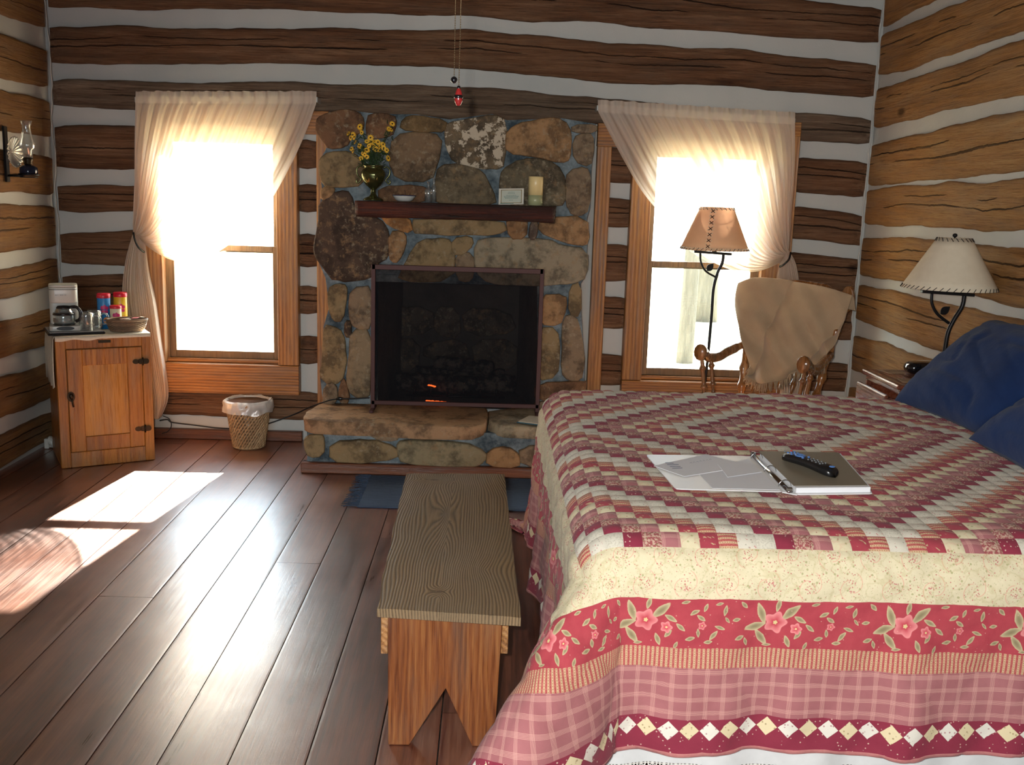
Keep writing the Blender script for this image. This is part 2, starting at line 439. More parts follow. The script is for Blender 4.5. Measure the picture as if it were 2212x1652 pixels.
# ---------------------------------------------------------------- log walls
def zrow(pts, axis, plane):
    """pixel rows (px, ytop, ybot) -> [(s, ztop, zbot)] along the wall"""
    out = []
    for px, a, b in pts:
        q = P(px, a, **{axis: plane}); w = P(px, b, **{axis: plane})
        s = (q.x + w.x) / 2 if axis == 'y' else (q.y + w.y) / 2
        out.append((s, q.z, w.z))
    return sorted(out)
def interp(rows, s):
    if s <= rows[0][0]: return rows[0][1:]
    if s >= rows[-1][0]: return rows[-1][1:]
    for a, b in zip(rows[:-1], rows[1:]):
        if s <= b[0]:
            f = (s - a[0]) / (b[0] - a[0]); return (a[1] + (b[1] - a[1]) * f, a[2] + (b[2] - a[2]) * f)
def log(parent, m, fn, s0, s1, rows, seed, e0=True, e1=True, prot=.03):
    n = max(4, int((s1 - s0) / .03)); mb = MB(); vs = []; mb.uv = []
    prof = [(0, -.022), (.0, .35), (.03, .85), (.08, 1.0), (.2, 1), (.35, 1), (.5, 1.03), (.65, 1), (.8, 1), (.92, 1.0), (.97, .85), (1, .35), (1, -.022)]
    for i in range(n + 1):
        s = s0 + (s1 - s0) * i / n
        zt, zb = interp(rows, s)
        zt += .016 * mn.noise(Vector((s * 3.1, seed, 0))) + .005 * mn.noise(Vector((s * 13, seed, 5)))
        zb += .016 * mn.noise(Vector((s * 2.7, seed, 9))) + .005 * mn.noise(Vector((s * 12, seed, 2)))
        de = 1.0; sh = 0
        if e0: d0 = (s - s0) / .05; de = min(de, math.sqrt(max(0, min(1, d0))) * .8 + .2); sh = max(sh, .008 * max(0, 1 - d0 * .8))
        if e1: d1 = (s1 - s) / .05; de = min(de, math.sqrt(max(0, min(1, d1))) * .8 + .2); sh = max(sh, .008 * max(0, 1 - d1 * .8))
        for a, d in prof:
            z = zt - sh + (zb - zt + 2 * sh) * a
            nn = mn.noise(Vector((s * 2.2, z * 9, seed))) * .006 + mn.noise(Vector((s * 9, z * 26, seed))) * .003
            vs.append(fn(s, z, (prot * .5 * d * de if d > 0 else -.02) + (nn if d > .5 else 0))); mb.uv.append((s, a))
    k = len(prof)
    fs = [(i * k + j, i * k + j + 1, (i + 1) * k + j + 1, (i + 1) * k + j) for i in range(n) for j in range(k - 1)]
    fs += [tuple(range(k)), tuple(n * k + j for j in range(k - 1, -1, -1))]
    mb.add(vs, fs)
    return obj('log', mb, m, parent)
# the two windows and the fireplace opening in the back wall
Q = lambda px, py: P(px, py, y=D)
W1 = dict(x0=Q(360, 700).x, x1=Q(607, 700).x, z0=Q(500, 775).z, z1=1.945, cx0=Q(318, 700).x, cx1=Q(649, 700).x, ap=Q(500, 846).z)
W2 = dict(x0=Q(1386, 700).x, x1=Q(1632, 700).x, z0=Q(1450, 812).z, z1=1.945, cx0=Q(1346, 700).x, cx1=Q(1690, 700).x, ap=.26)
FX0, FX1, FZ1 = P(815, 700, y=5.85).x, P(1163, 700, y=5.85).x, P(1000, 614, y=5.85).z
holes = [(W1['x0'], W1['x1'], W1['z0'], W1['z1']), (W2['x0'], W2['x1'], W2['z0'], W2['z1']), (FX0 - .05, FX1 + .05, -.01, FZ1 + .05)]
def panel(name, holes, x0, x1, z0, z1, ya, yb, m):
    mb = MB(); xs = sorted({x0, x1, *[h[0] for h in holes], *[h[1] for h in holes]}); zs = sorted({z0, z1, *[h[2] for h in holes if h[2] > z0], *[h[3] for h in holes]})
    for a, b in zip(xs[:-1], xs[1:]):
        for c, d in zip(zs[:-1], zs[1:]):
            mx, mz = (a + b) / 2, (c + d) / 2
            if any(h[0] < mx < h[1] and h[2] < mz < h[3] for h in holes): continue
            mb.box((a, ya, c), (b, yb, d))
    return struct(name, mb, m)
wb = panel('wall_back', holes, XL - .15, XR + .15, -.03, ZC, D + .012, D + .17, m_chink)
rows_px = [
 [(110, -75, 18), (600, -72, 20), (1000, -60, 36), (1320, -40, 52), (1900, 18, 94)],
 [(110, 54, 136), (450, 60, 137), (700, 60, 138), (1000, 66, 147), (1320, 92, 178), (1600, 110, 190), (1900, 138, 211)],
 [(110, 171, 233), (250, 172, 237), (480, 178, 238), (700, 180, 241), (1000, 187, 262), (1300, 212, 268), (1700, 243, 302), (1860, 254, 312)],
 [(120, 271, 362), (290, 270, 367), (665, 300, 365), (1320, 318, 395), (1720, 340, 416), (1870, 352, 428)],
 [(120, 399, 457), (290, 398, 458), (665, 399, 460), (1320, 425, 490), (1720, 446, 518), (1865, 463, 533)],
 [(125, 503, 570), (290, 499, 574), (665, 506, 575), (1320, 530, 605), (1720, 548, 622), (1860, 556, 632)],
 [(130, 597, 674), (290, 592, 673), (665, 617, 679), (1320, 641, 710), (1720, 652, 722), (1850, 661, 736)],
 [(150, 716, 784), (290, 718, 785), (665, 722, 786), (1320, 764, 832), (1800, 782, 845), (1840, 786, 850)],
 [(140, 838, 894), (340, 846, 896), (665, 848, 906), (1320, 875, 935), (1840, 895, 950)]]
back = lambda s, z, d: (s, D - d, z)
sx0, sx1 = XL + .02, XR - .014
cut = {3: 1, 4: 1, 5: 1, 6: 1, 7: 1}
for i, rp in enumerate(rows_px):
    rows = zrow(rp, 'y', D)
    if i in cut: segs = [(sx0, W1['cx0'] + .03), (W1['cx1'] - .01, Q(686, 600).x), (Q(1284, 600).x, W2['cx0'] + .01), (W2['cx1'] - .02, sx1)]
    elif i == 8: segs = [(sx0, Q(690, 870).x), (Q(1270, 870).x, sx1)]
    else: segs = [(sx0, sx1)]
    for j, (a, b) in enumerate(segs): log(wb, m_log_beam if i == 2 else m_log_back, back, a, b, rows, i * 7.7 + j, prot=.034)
log(wb, m_log_back, back, sx0, sx1, [(sx0, 2.98, 2.80), (sx1, 2.96, 2.76)], 91)
wl = struct('wall_left', MB().box((XL - .012, YF, -.03), (XL - .17, D + .15, ZC)), m_chink)
left = lambda s, z, d: (XL + d, s, z)
lrows = [[(0, -50, 27), (108, 5, 66)], [(0, 74, 167), (108, 112, 191)], [(0, 193, 280), (108, 217, 298)], [(0, 325, 415), (112, 338, 420)],
 [(0, 443, 542), (115, 448, 532)], [(0, 581, 647), (120, 558, 616)], [(0, 695, 774), (122, 662, 740)], [(0, 818, 902), (122, 778, 856)], [(0, 938, 1010), (122, 885, 940)]]
for i, rp in enumerate(lrows):
    r = zrow(rp, 'x', XL); (sa, ta, ba), (sb, tb, bb) = r[0], r[-1]
    k = .25; s2 = YF; f = (s2 - sa) / (sb - sa)
    zt, zb = ta + (ta - tb) * k, ba + (ba - bb) * k
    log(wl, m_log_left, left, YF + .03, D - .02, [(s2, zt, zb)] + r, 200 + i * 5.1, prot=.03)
for i, (a, b) in enumerate([(2.98, 2.84)]): log(wl, m_log_left, left, YF + .03, D - .02, [(YF, a, b), (D, a, b)], 260 + i)
wr = struct('wall_right', MB().box((XR + .012, YF, -.03), (XR + .17, D + .15, ZC)), m_chink)
right = lambda s, z, d: (XR - d, s, z)
rrows = [[(1918, -40, 54), (2019, -110, 0)], [(1918, 73, 162), (2212, -55, 64)], [(1898, 193, 276), (2212, 84, 201)], [(1888, 311, 402), (2212, 236, 369)],
 [(1875, 409, 486), (1960, 402, 489), (2212, 386, 500)], [(1867, 510, 595), (1960, 512, 610), (2212, 536, 662)], [(1856, 614, 691), (1950, 634, 728), (2071, 662, 771), (2212, 692, 815)],
 [(1842, 723, 800), (1900, 738, 820), (2000, 772, 860), (2212, 850, 950)], [(1832, 833, 900), (1871, 851, 920), (2212, 990, 1080)]]
for i, rp in enumerate(rrows):
    r = zrow(rp, 'x', XR); (sa, ta, ba), (sb, tb, bb) = r[0], r[-1]
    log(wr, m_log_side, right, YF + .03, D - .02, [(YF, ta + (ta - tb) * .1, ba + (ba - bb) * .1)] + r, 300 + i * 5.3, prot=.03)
for i, (a, b) in enumerate([(2.98, 2.82)]): log(wr, m_log_side, right, YF + .03, D - .02, [(YF, a, b), (D, a, b)], 360 + i)
wf = struct('wall_front', MB().box((XL - .15, YF - .012, -.03), (XR + .15, YF - .15, ZC)), m_chink)
front = lambda s, z, d: (s, YF + d, z)
for i in range(9): log(wf, m_log_side if 0 else m_log_back, front, sx0, sx1, [(sx0, .22 + i * .33, .02 + i * .33), (sx1, .21 + i * .33, .02 + i * .33)], 400 + i * 3)
mb = MB(); y = YF - .1
while y < D + .1: mb.box((XL - .12, y, ZC), (XR + .12, min(y + .138, D + .15), ZC + .03), bev=.004); y += .14
struct('ceiling', mb, m_ceil)
# corner chinking seams
for xx in (XL, XR):
    pts = [Vector((xx + (.012 if xx < 0 else -.012) + .014 * mn.noise(Vector((z * 5, xx, 1))) + .006 * mn.noise(Vector((z * 19, xx, 4))), D - .012, z)) for z in np.linspace(0, ZC, 160)]
    struct('trim_%d' % (1 if xx < 0 else 2), MB().tube(pts, lambda s: .0045 + .004 * mn.noise(Vector((s * 40, 0, 0))), 6), m_chink)
# baseboards and chimney trims
def board(name, a, b, m, kind=True, bev=.003):
    mb = MB().box(a, b, bev=bev); return struct(name, mb, m)
board('baseboard_back', (XL + .02, D - .05, 0), (P(655, 940, y=D).x, D - .005, P(500, 930, y=D - .05).z), m_base)
board('baseboard_1', (Q(1270, 900).x, D - .05, 0), (XR - .02, D - .005, .075), m_base).name = 'baseboard_back_right'
yt = D - .062
q = lambda px, py: P(px, py, y=yt)
mb = MB().box((q(684, 500).x, yt, q(690, 868).z - .06), (q(684, 500).x + .075, D, q(690, 291).z), bev=.003); struct('trim_3', mb, m_pine_z)
mb = MB().box((q(1322, 318).x, yt, .2), (q(1322, 318).x - .085, D, q(1300, 316).z), bev=.003); struct('trim_4', mb, m_pine_z)
mb = MB().box((q(640, 260).x, yt, q(690, 290).z), (q(684, 500).x + .075, D, q(690, 240).z), bev=.003); struct('trim_5', mb, m_pine_x)
mb = MB().box((q(1322, 300).x - .085, yt, q(1300, 316).z), (q(1380, 300).x, D, q(1300, 266).z), bev=.003); struct('trim_6', mb, m_pine_x)
# ---------------------------------------------------------------- windows
def window(n, w):
    x0, x1, z0, z1, c0, c1, ap = [w[k] for k in ('x0', 'x1', 'z0', 'z1', 'cx0', 'cx1', 'ap')]
    root = bpy.data.objects.new('window_%d' % n, None); S.collection.objects.link(root); root['kind'] = 'structure'
    root.matrix_basis = Matrix.Translation(((x0 + x1) / 2, D, z0))
    yc = D - .068; lw = x0 - c0
    obj('side_casing', MB().box((c0, yc, z0 - .02), (x0 + .006, D + .01, z1), bev=.003), m_pine_z, root)
    obj('side_casing', MB().box((x1 - .006, yc, z0 - .02), (c1, D + .01, z1), bev=.003), m_pine_z, root)
    obj('head_casing', MB().box((c0, yc, z1), (c1, D + .01, z1 + .08), bev=.003), m_pine_x, root)
    obj('apron', MB().box((c0, yc, ap), (c1, D + .01, z0 - .024), bev=.003), m_pine_x, root)
    # jambs and sill line the wall's thickness
    mb = MB().box((x0 + .0, D + .0, z0), (x0 + .014, D + .17, z1)).box((x1 - .014, D, z0), (x1, D + .17, z1)).box((x0, D, z1 - .014), (x1, D + .17, z1))
    obj('jamb', mb, m_sash, root)
    obj('sill', MB().box((x0, D - .02, z0 - .022), (x1, D + .2, z0), bev=.003), m_pine_x, root)
    rz = Q(600, 541).z if n == 1 else Q(1420, 572).z
    sw = .038
    for nm, za, zb, ys in (('lower_sash', z0, rz + .022, D + .02), ('upper_sash', rz - .022, z1 - .014, D + .055)):
        a, b = x0 + .012, x1 - .012; sh = MB()
        bt = .045 if nm == 'lower_sash' else .034
        sh.box((a, ys, za), (a + sw, ys + .03, zb), bev=.002); sh.box((b - sw, ys, za), (b, ys + .03, zb), bev=.002)
        sh.box((a + sw, ys, za), (b - sw, ys + .03, za + bt), bev=.002); sh.box((a + sw, ys, zb - .034), (b - sw, ys + .03, zb), bev=.002)
        so = obj(nm, sh, m_sash, root)
        obj('pane', MB().box((a + sw - .004, ys + .012, za + bt - .004), (b - sw + .004, ys + .015, zb - .03)), m_glass, so)
window(1, W1); window(2, W2)
root = bpy.data.objects.new('window_3', None); S.collection.objects.link(root); root['kind'] = 'structure'; root.matrix_basis = Matrix.Translation((-.75, YF, 1.45))  # added window on the unseen front wall, there to carry the fill light
fm = MB(); X0, X1, Z0, Z1 = -1.58, .08, .84, 2.06
fm.box((X0 - .1, YF - .01, Z0 - .1), (X0, YF + .05, Z1 + .1), bev=.003).box((X1, YF - .01, Z0 - .1), (X1 + .1, YF + .05, Z1 + .1), bev=.003).box((X0, YF - .01, Z1), (X1, YF + .05, Z1 + .1), bev=.003).box((X0, YF - .01, Z0 - .1), (X1, YF + .05, Z0), bev=.003)
obj('casing', fm, m_pine_x, root); obj('pane', MB().box((X0, YF + .03, Z0), (X1, YF + .034, Z1)), m_glass, root)
# ---------------------------------------------------------------- outside
m_grass = mat('lawn_grass', lambda t: dict(color=t.mix(t.noise(t.co(), 3, 5), (.20, .20, .12), (.34, .32, .20)), rough=.9))
struct('ground', MB().grid(lambda u, v: (-40 + 80 * u, D + .3 + 60 * v, -.45 - 1.2 * v + .1 * mn.noise(Vector((u * 20, v * 20, 0)))), 40, 40), m_grass)['kind'] = 'structure'
m_bark = mat('pale_bark', lambda t: dict(color=t.mix(t.noise(t.scale(t.co(), (9, 9, 1.5)), 2, 5), (.045, .038, .026), (.17, .14, .10)), rough=.9, bump=(t.noise(t.scale(t.co(), (9, 9, 1.5)), 3, 5), .8, .05)))
m_leaf = mat('sunlit_leaves', lambda t: dict(color=t.mix(t.isl(), (.10, .20, .03), (.30, .40, .10)), rough=.6))
def tree(x, y, r, h, label):
    t = thing('tree', label, 'tree', (x, y, -.75), 0, 'trees on the lawn beyond the windows')
    rd = random.Random(int(x * 100)); pts = [(x + .1 * mn.noise(Vector((z * .5, x, 0))), y, z) for z in np.linspace(-.9, h, 14)]
    obj('trunk', MB().tube(pts, lambda s: r * (1.15 - .6 * s), 14), m_bark, t)
    mb = MB()
    for i in range(420):
        a = rd.uniform(0, 6.28); rr = rd.uniform(0, 1) ** .5 * 1.9; z = h + rd.uniform(-1.3, 1.6); c = Vector((x + rr * math.cos(a), y + rr * math.sin(a), z))
        e1 = Vector((rd.uniform(-1, 1), rd.uniform(-1, 1), rd.uniform(-1, 1))).normalized() * .2; e2 = e1.orthogonal().normalized() * .12
        mb.add([c - e1, c - e2, c + e1, c + e2], [(0, 1, 2, 3)])
    o = obj('crown', mb, m_leaf, t); o['kind'] = 'stuff'
tree(P(1483, 700, y=13).x, 13, .10, 6.2, 'slim pale trunk seen left of the lamp pole through the right window')
tree(P(1520, 700, y=19).x, 19, .22, 7.6, 'thicker pale trunk seen right beside the lamp pole through the right window')
# unseen roof overhang, its edge set to block sun at the window tops
mb = MB().box((XL - .4, D + .15, 2.62), (XR + .4, D + .20, ZC)).prism([(XL - .4, D + .12, 2.98), (XL - .4, D + .82, 2.44), (XL - .4, D + .82, 2.50), (XL - .4, D + .12, 3.06)], (XR - XL + .8, 0, 0))
struct('trim_7', mb, m_ceil)

# roller blinds rolled down over the top of each window
def blindm():
    m = bpy.data.materials.new('cream_blind_cloth'); m.use_nodes = True; nt = m.node_tree; t = T(nt); nt.nodes.remove(nt.nodes['Principled BSDF'])
    a = t.n('ShaderNodeAddShader', {0: t.n('ShaderNodeBsdfDiffuse', {0: (.62, .50, .36, 1)}), 1: t.n('ShaderNodeBsdfTranslucent', {0: (.16, .115, .075, 1)})}); nt.links.new(a.k, nt.nodes['Material Output'].inputs[0]); return m
m_blind = blindm()
for w, nm in ((W1, 'left'), (W2, 'right')):
    bl = thing('roller_blind', 'narrow strip of cream roller blind at the top of the %s window' % nm, 'blind', ((w['x0'] + w['x1']) / 2, D + .005, 1.93), group='roller blinds')
    obj('cloth', MB().box((w['x0'] + .016, D + .008, 1.80), (w['x1'] - .016, D + .0095, 1.915)), m_blind, bl)
    obj('roller', MB().tube([(w['x0'] + .015, D + .002, 1.915), (w['x1'] - .015, D + .002, 1.915)], .013, 12), m_sash, bl)
# ---------------------------------------------------------------- fireplace
YC = 5.87                                     # face of the chimney
fire = thing('fireplace', 'stone fireplace with blue-grey mortar and a raised stone hearth between the windows', 'fireplace', (P(980, 880, y=YC).x, 5.9, 0))
def chaikin(p, n=2):
    for _ in range(n):
        q = []
        for i in range(len(p)):
            a, b = p[i], p[(i + 1) % len(p)]
            q += [(a[0] * .75 + b[0] * .25, a[1] * .75 + b[1] * .25), (a[0] * .25 + b[0] * .75, a[1] * .25 + b[1] * .75)]
        p = q
    return p
def stones(name, lst, yplane, parent, prot=.026):
    mb = MB(); mb.col = []
    for k, (poly, col, al) in enumerate(lst):
        px_ = sum(p[0] for p in poly) / len(poly); py_ = sum(p[1] for p in poly) / len(poly); ext = max(max(abs(p[0] - px_), abs(p[1] - py_)) for p in poly); gk = 1 + 4.6 / ext + .03
        pts = chaikin([(px_ + (p[0] - px_) * gk, py_ + (p[1] - py_) * gk) for p in poly], 1); pts = [q for i, p in enumerate(pts) for q in (p, ((p[0] + pts[(i + 1) % len(pts)][0]) / 2, (p[1] + pts[(i + 1) % len(pts)][1]) / 2))]; w = [P(a, b, y=yplane) for a, b in pts]
        xs = [(p.x, p.z) for p in w]; cx = sum(a for a, _ in xs) / len(xs); cz = sum(b for _, b in xs) / len(xs)
        rad = max(math.hypot(a - cx, b - cz) for a, b in xs)
        n = len(xs); vs = []; sc = [1, 1.0, .985, .95, .88, .76, .62, .46, .3, .14]; dp = [-.035, .25, .7, .92, .98, 1.0, 1.03, 1.05, 1.05, 1.06]
        if rad < .07: sc = [1, 1, .97, .9, .75, .5, .25]; dp = [-.035, .2, .5, .75, .9, 1, 1.02]
        pr = prot * (.75 + .5 * random.random())
        for s_, d_ in zip(sc, dp):
            for i, (a, b) in enumerate(xs):
                X = cx + (a - cx) * s_; Z = cz + (b - cz) * s_
                j = Vector((X * 14, Z * 14, k)); e = .006 * mn.noise(j)
                X += e; Z += .006 * mn.noise(j + Vector((5, 5, 5)))
                dd = -.03 if d_ < 0 else pr * d_ + (.012 * mn.noise(Vector((X * 8, Z * 8, k * 3))) + .005 * mn.noise(Vector((X * 26, Z * 26, k)))) * min(1, d_)
                vs.append((X, yplane - dd, Z))
        vs.append((cx, yplane - pr * 1.12 - .012 * mn.noise(Vector((cx * 8, cz * 8, k * 3))), cz))
        m = len(sc)
        fs = [(r * n + i, r * n + (i + 1) % n, (r + 1) * n + (i + 1) % n, (r + 1) * n + i) for r in range(m - 1) for i in range(n)]
        fs += [((m - 1) * n + i, (m - 1) * n + (i + 1) % n, m * n) for i in range(n)]
        mb.add(vs, fs); mb.col += [(*col, al)] * len(vs)
    return obj(name, mb, m_stone, parent)
c3 = lambda l: [(620 + a * .3165, 220 + b * .3165) for a, b in l]
c4 = lambda l: [(620 + a * .3165, 540 + b * .3165) for a, b in l]
BR = (.18, .095, .05); GR = (.23, .165, .105); TN = (.36, .21, .10); DK = (.085, .055, .038); OR = (.42, .20, .07); OL = (.26, .185, .095)
L = [(c3([(225, 110), (290, 85), (380, 58), (480, 80), (515, 130), (505, 200), (440, 235), (400, 300), (290, 312), (262, 265), (212, 205), (210, 150)]), BR, 1),
 (c3([(570, 85), (720, 95), (738, 150), (705, 235), (560, 240), (550, 160)]), BR, 1),
 (c3([(800, 115), (880, 92), (1080, 125), (1075, 200), (940, 208), (785, 188)]), (.17, .11, .05), 1),
 (c3([(1110, 150), (1260, 130), (1400, 92), (1485, 150), (1478, 350), (1455, 448), (1300, 440), (1150, 410), (1100, 300), (1088, 200)]), (.16, .12, .075), 0),
 (c3([(1560, 160), (1780, 118), (1880, 125), (1932, 220), (1922, 390), (1860, 412), (1700, 370), (1515, 345), (1498, 240)]), TN, 1),
 (c3([(1950, 160), (2100, 158), (2105, 205), (1960, 210)]), GR, 1),
 (c3([(1955, 250), (2020, 222), (2085, 235), (2085, 330), (2070, 432), (1960, 395)]), GR, 1),
 (c3([(230, 400), (290, 350), (430, 345), (520, 420), (520, 560), (330, 580), (250, 562), (225, 460)]), OL, 1),
 (c3([(740, 240), (900, 212), (1045, 240), (1025, 400), (980, 532), (760, 522), (700, 400)]), (.20, .13, .075), 1),
 (c3([(1045, 440), (1200, 428), (1330, 478), (1390, 590), (1420, 705), (1010, 700), (1020, 560)]), (.17, .13, .08), 1),
 (c3([(1480, 470), (1600, 392), (1760, 398), (1872, 470), (1892, 640), (1850, 708), (1480, 705), (1462, 540)]), (.15, .12, .075), 1),
 (c3([(1920, 480), (2040, 455), (2068, 520), (2060, 720), (1990, 772), (1920, 740), (1900, 600)]), GR, 1),
 (c3([(230, 680), (360, 622), (440, 640), (470, 770), (620, 800), (692, 900), (682, 1060), (592, 1100), (590, 1190), (330, 1212), (270, 1130), (205, 1050), (195, 960), (225, 860)]), DK, 1),
 (c3([(640, 580), (900, 570), (960, 600), (945, 690), (640, 690)]), BR, 1),
 (c3([(240, 585), (325, 590), (310, 640), (240, 672)]), TN, 1),
 (c3([(640, 775), (830, 780), (852, 892), (700, 850)]), OR, 1),
 (c3([(885, 790), (1450, 800), (1490, 895), (1300, 912), (900, 902), (868, 860)]), OL, 1),
 (c3([(1510, 800), (1632, 805), (1622, 922), (1520, 922)]), (.24, .13, .06), 1),
 (c3([(1662, 815), (1712, 815), (1700, 932), (1650, 932)]), (.17, .12, .09), 1),
 (c3([(1740, 800), (2040, 785), (2045, 960), (1990, 978), (1850, 942), (1728, 890)]), TN, 1),
 (c3([(705, 895), (782, 888), (820, 940), (782, 1050), (740, 1092), (700, 1050)]), TN, 1),
 (c3([(905, 950), (1080, 935), (1130, 990), (1130, 1212), (765, 1215), (810, 1110), (850, 1030)]), OL, 1),
 (c3([(1140, 938), (1245, 922), (1262, 980), (1205, 1032), (1140, 1032)]), OL, 1),
 (c3([(1155, 1045), (1272, 1040), (1272, 1180), (1235, 1222), (1165, 1205)]), GR, 1),
 (c3([(1300, 960), (1400, 930), (1780, 940), (1862, 985), (2032, 1000), (2030, 1190), (1940, 1232), (1760, 1248), (1400, 1240), (1300, 1150)]), (.30, .25, .17), 1),
 (c4([(285, 270), (340, 240), (412, 250), (402, 330), (380, 472), (320, 472), (290, 390)]), OL, 1),
 (c4([(440, 268), (585, 258), (585, 520), (460, 532), (428, 420)]), GR, 1),
 (c4([(398, 490), (438, 490), (438, 582), (398, 582)]), DK, 1),
 (c4([(255, 520), (320, 540), (382, 570), (400, 700), (402, 780), (372, 882), (292, 912), (228, 850), (250, 700)]), OL, 1),
 (c4([(440, 560), (578, 550), (570, 900), (562, 1000), (440, 982), (408, 900), (425, 720)]), (.24, .18, .11), 1),
 (c4([(265, 922), (332, 912), (342, 1030), (250, 1040)]), GR, 1),
 (c4([(362, 912), (402, 882), (432, 1030), (350, 1030)]), BR, 1),
 (c4([(1735, 322), (1892, 310), (1902, 400), (1852, 502), (1730, 492)]), TN, 1),
 (c4([(1930, 252), (2002, 230), (2002, 440), (1918, 432)]), OL, 1),
 (c4([(1725, 540), (1842, 545), (1862, 700), (1842, 852), (1712, 882)]), OL, 1),
 (c4([(1880, 470), (1970, 448), (2012, 600), (2028, 780), (2002, 882), (1922, 882), (1870, 820), (1880, 650)]), GR, 1),
 (c4([(1705, 912), (2032, 890), (2028, 962), (1960, 1012), (1705, 1025)]), BR, 1),
 (c4([(1705, 1040), (1860, 1035), (1860, 1110), (1705, 1110)]), GR, 1), (c4([(1880, 1030), (2010, 1010), (2010, 1110), (1880, 1110)]), BR, 1)]
# mortar body follows the ragged outline of the chimney
outl = c3([(212, 105), (380, 50), (560, 75), (735, 85), (880, 84), (1110, 120), (1400, 82), (1500, 125), (1880, 112), (2105, 150), (2100, 260), (2078, 450), (2068, 720), (2046, 800), (2050, 980), (2036, 1190), (2005, 1240)])
outl += c4([(2010, 440), (2030, 780), (2030, 960), (2020, 1120), (1708, 1120), (1708, 240), (600, 215), (590, 1060), (245, 1050), (225, 850), (248, 700), (250, 520), (285, 400), (272, 260), (262, 190)])
outl += c3([(200, 1055), (190, 960), (222, 860), (226, 680), (238, 590), (220, 460), (228, 390), (272, 310), (250, 255), (204, 200)])
mb = MB().prism([P(a, b, y=YC) for a, b in outl], (0, D + .01 - YC, 0))
obj('mortar', mb, m_mortar, fire)
stones('stonework', L, YC, fire)
# firebox behind the opening
fz = P(980, 888, y=YC).z; fz = .285
mb = MB(); bz = FZ1 + .04; y1 = 6.42
mb.add([(FX0, YC + .02, fz), (FX0 + .10, y1, fz), (FX1 - .10, y1, fz), (FX1, YC + .02, fz), (FX0, YC + .02, bz), (FX0 + .10, y1, bz), (FX1 - .10, y1, bz), (FX1, YC + .02, bz)],
       [(0, 1, 2, 3), (1, 5, 6, 2), (0, 4, 5, 1), (3, 2, 6, 7), (4, 7, 6, 5)], smooth=False)
obj('firebox', mb, m_soot, fire)
fb = lambda l: [(620 + a * .3165, 540 + b * .3165) for a, b in l]
stones('firebox_stones', [(fb(q_), (.12, .095, .07), 1) for q_ in ([(660, 400), (980, 390), (990, 560), (670, 590)], [(1200, 400), (1500, 410), (1560, 560), (1240, 590)], [(1020, 400), (1160, 400), (1180, 600), (1010, 560)], [(950, 640), (1200, 610), (1240, 760), (940, 740)], [(680, 620), (900, 620), (880, 820), (690, 800)], [(1270, 620), (1560, 620), (1540, 820), (1300, 820)])], y1 - .01, fire, .02)
m_ext = simple('sun_leak_block', (.2, .19, .17), .9)
obj('sun_leak_block', MB().box((FX0 - .2, 6.45, -.1), (FX1 + .2, 6.55, 1.6)).box((FX0 - .2, 6.3, -.1), (FX0 - .06, 6.45, 1.6)).box((FX1 + .06, 6.3, -.1), (FX1 + .2, 6.45, 1.6)).box((FX0 - .2, 6.28, FZ1 + .06), (FX1 + .2, 6.5, 1.6)), m_ext, fire)  # unseen shell added behind the firebox to stop sun leaking in
# smoke shield / lintel
obj('lintel', MB().box((FX0 - .06, YC - .004, FZ1 + .0), (FX1 + .06, YC + .06, FZ1 + .045), bev=.004), m_mortar, fire)
# hearth
YH = 5.43; hb = P(652, 1018, y=YH); hx0 = hb.x; hx1 = -hx0 - .45
zb = P(700, 997, y=YH).z
c4h = c4
H = [(c4([(135, 1272), (230, 1262), (252, 1300), (242, 1390), (160, 1402), (130, 1340)]), OL, 1),
 (c4([(310, 1312), (560, 1290), (740, 1340), (752, 1420), (500, 1447), (310, 1432)]), OL, 1),
 (c4([(770, 1310), (840, 1290), (1200, 1310), (1342, 1370), (1332, 1440), (1250, 1472), (800, 1452), (770, 1392)]), (.27, .22, .13), 1),
 (c4([(1380, 1360), (1500, 1340), (1580, 1400), (1572, 1470), (1370, 1467)]), TN, 1),
 (c4([(1600, 1340), (1850, 1330), (1880, 1460), (1600, 1470)]), GR, 1), (c4([(1900, 1330), (2160, 1340), (2180, 1470), (1900, 1470)]), OL, 1), (c4([(570, 1260), (760, 1270), (740, 1300), (620, 1290)]), GR, 1)]
xR = P(620 + 2200 * .3165, 1000, y=YH).x
obj('hearth_base', MB().box((hx0 + .03, YH, zb - .01), (xR, YC + .01, .245)), m_mortar, fire)
stones('hearth_stonework', H, YH, fire, .03)
# thick slab made of two flagstones
zt = .30
def slab(poly, ztop, thick, mb):
    n = len(poly); pts = chaikin(poly, 1); cx = sum(a for a, _ in pts) / len(pts); cy = sum(b for _, b in pts) / len(pts); rings = []
    prof = [(.97, -thick), (.995, -thick + .01), (1, -thick * .5), (1.0, -.012), (.992, -.002), (.97, 0), (.8, 0), (.5, 0), (.2, 0)]
    k = len(pts); vs = []
    for s_, dz in prof:
        for a, b in pts:
            X, Y_ = cx + (a - cx) * s_, cy + (b - cy) * s_
            e = .014 * mn.noise(Vector((X * 7, Y_ * 7, dz * 20)))
            vs.append((X + e * (dz < -.001), Y_ + e * 1.2 * (dz < -.001), ztop + dz + .006 * mn.noise(Vector((X * 5, Y_ * 5, 1)))))
    vs.append((cx, cy, ztop)); m = len(prof)
    fs = [(r * k + i, r * k + (i + 1) % k, (r + 1) * k + (i + 1) % k, (r + 1) * k + i) for r in range(m - 1) for i in range(k)] + [((m - 1) * k + i, (m - 1) * k + (i + 1) % k, m * k) for i in range(k)]
    mb.add(vs, fs); return len(vs)
z3 = lambda px, py: (lambda p: (p.x, p.y))(P(px, py, z=zt))
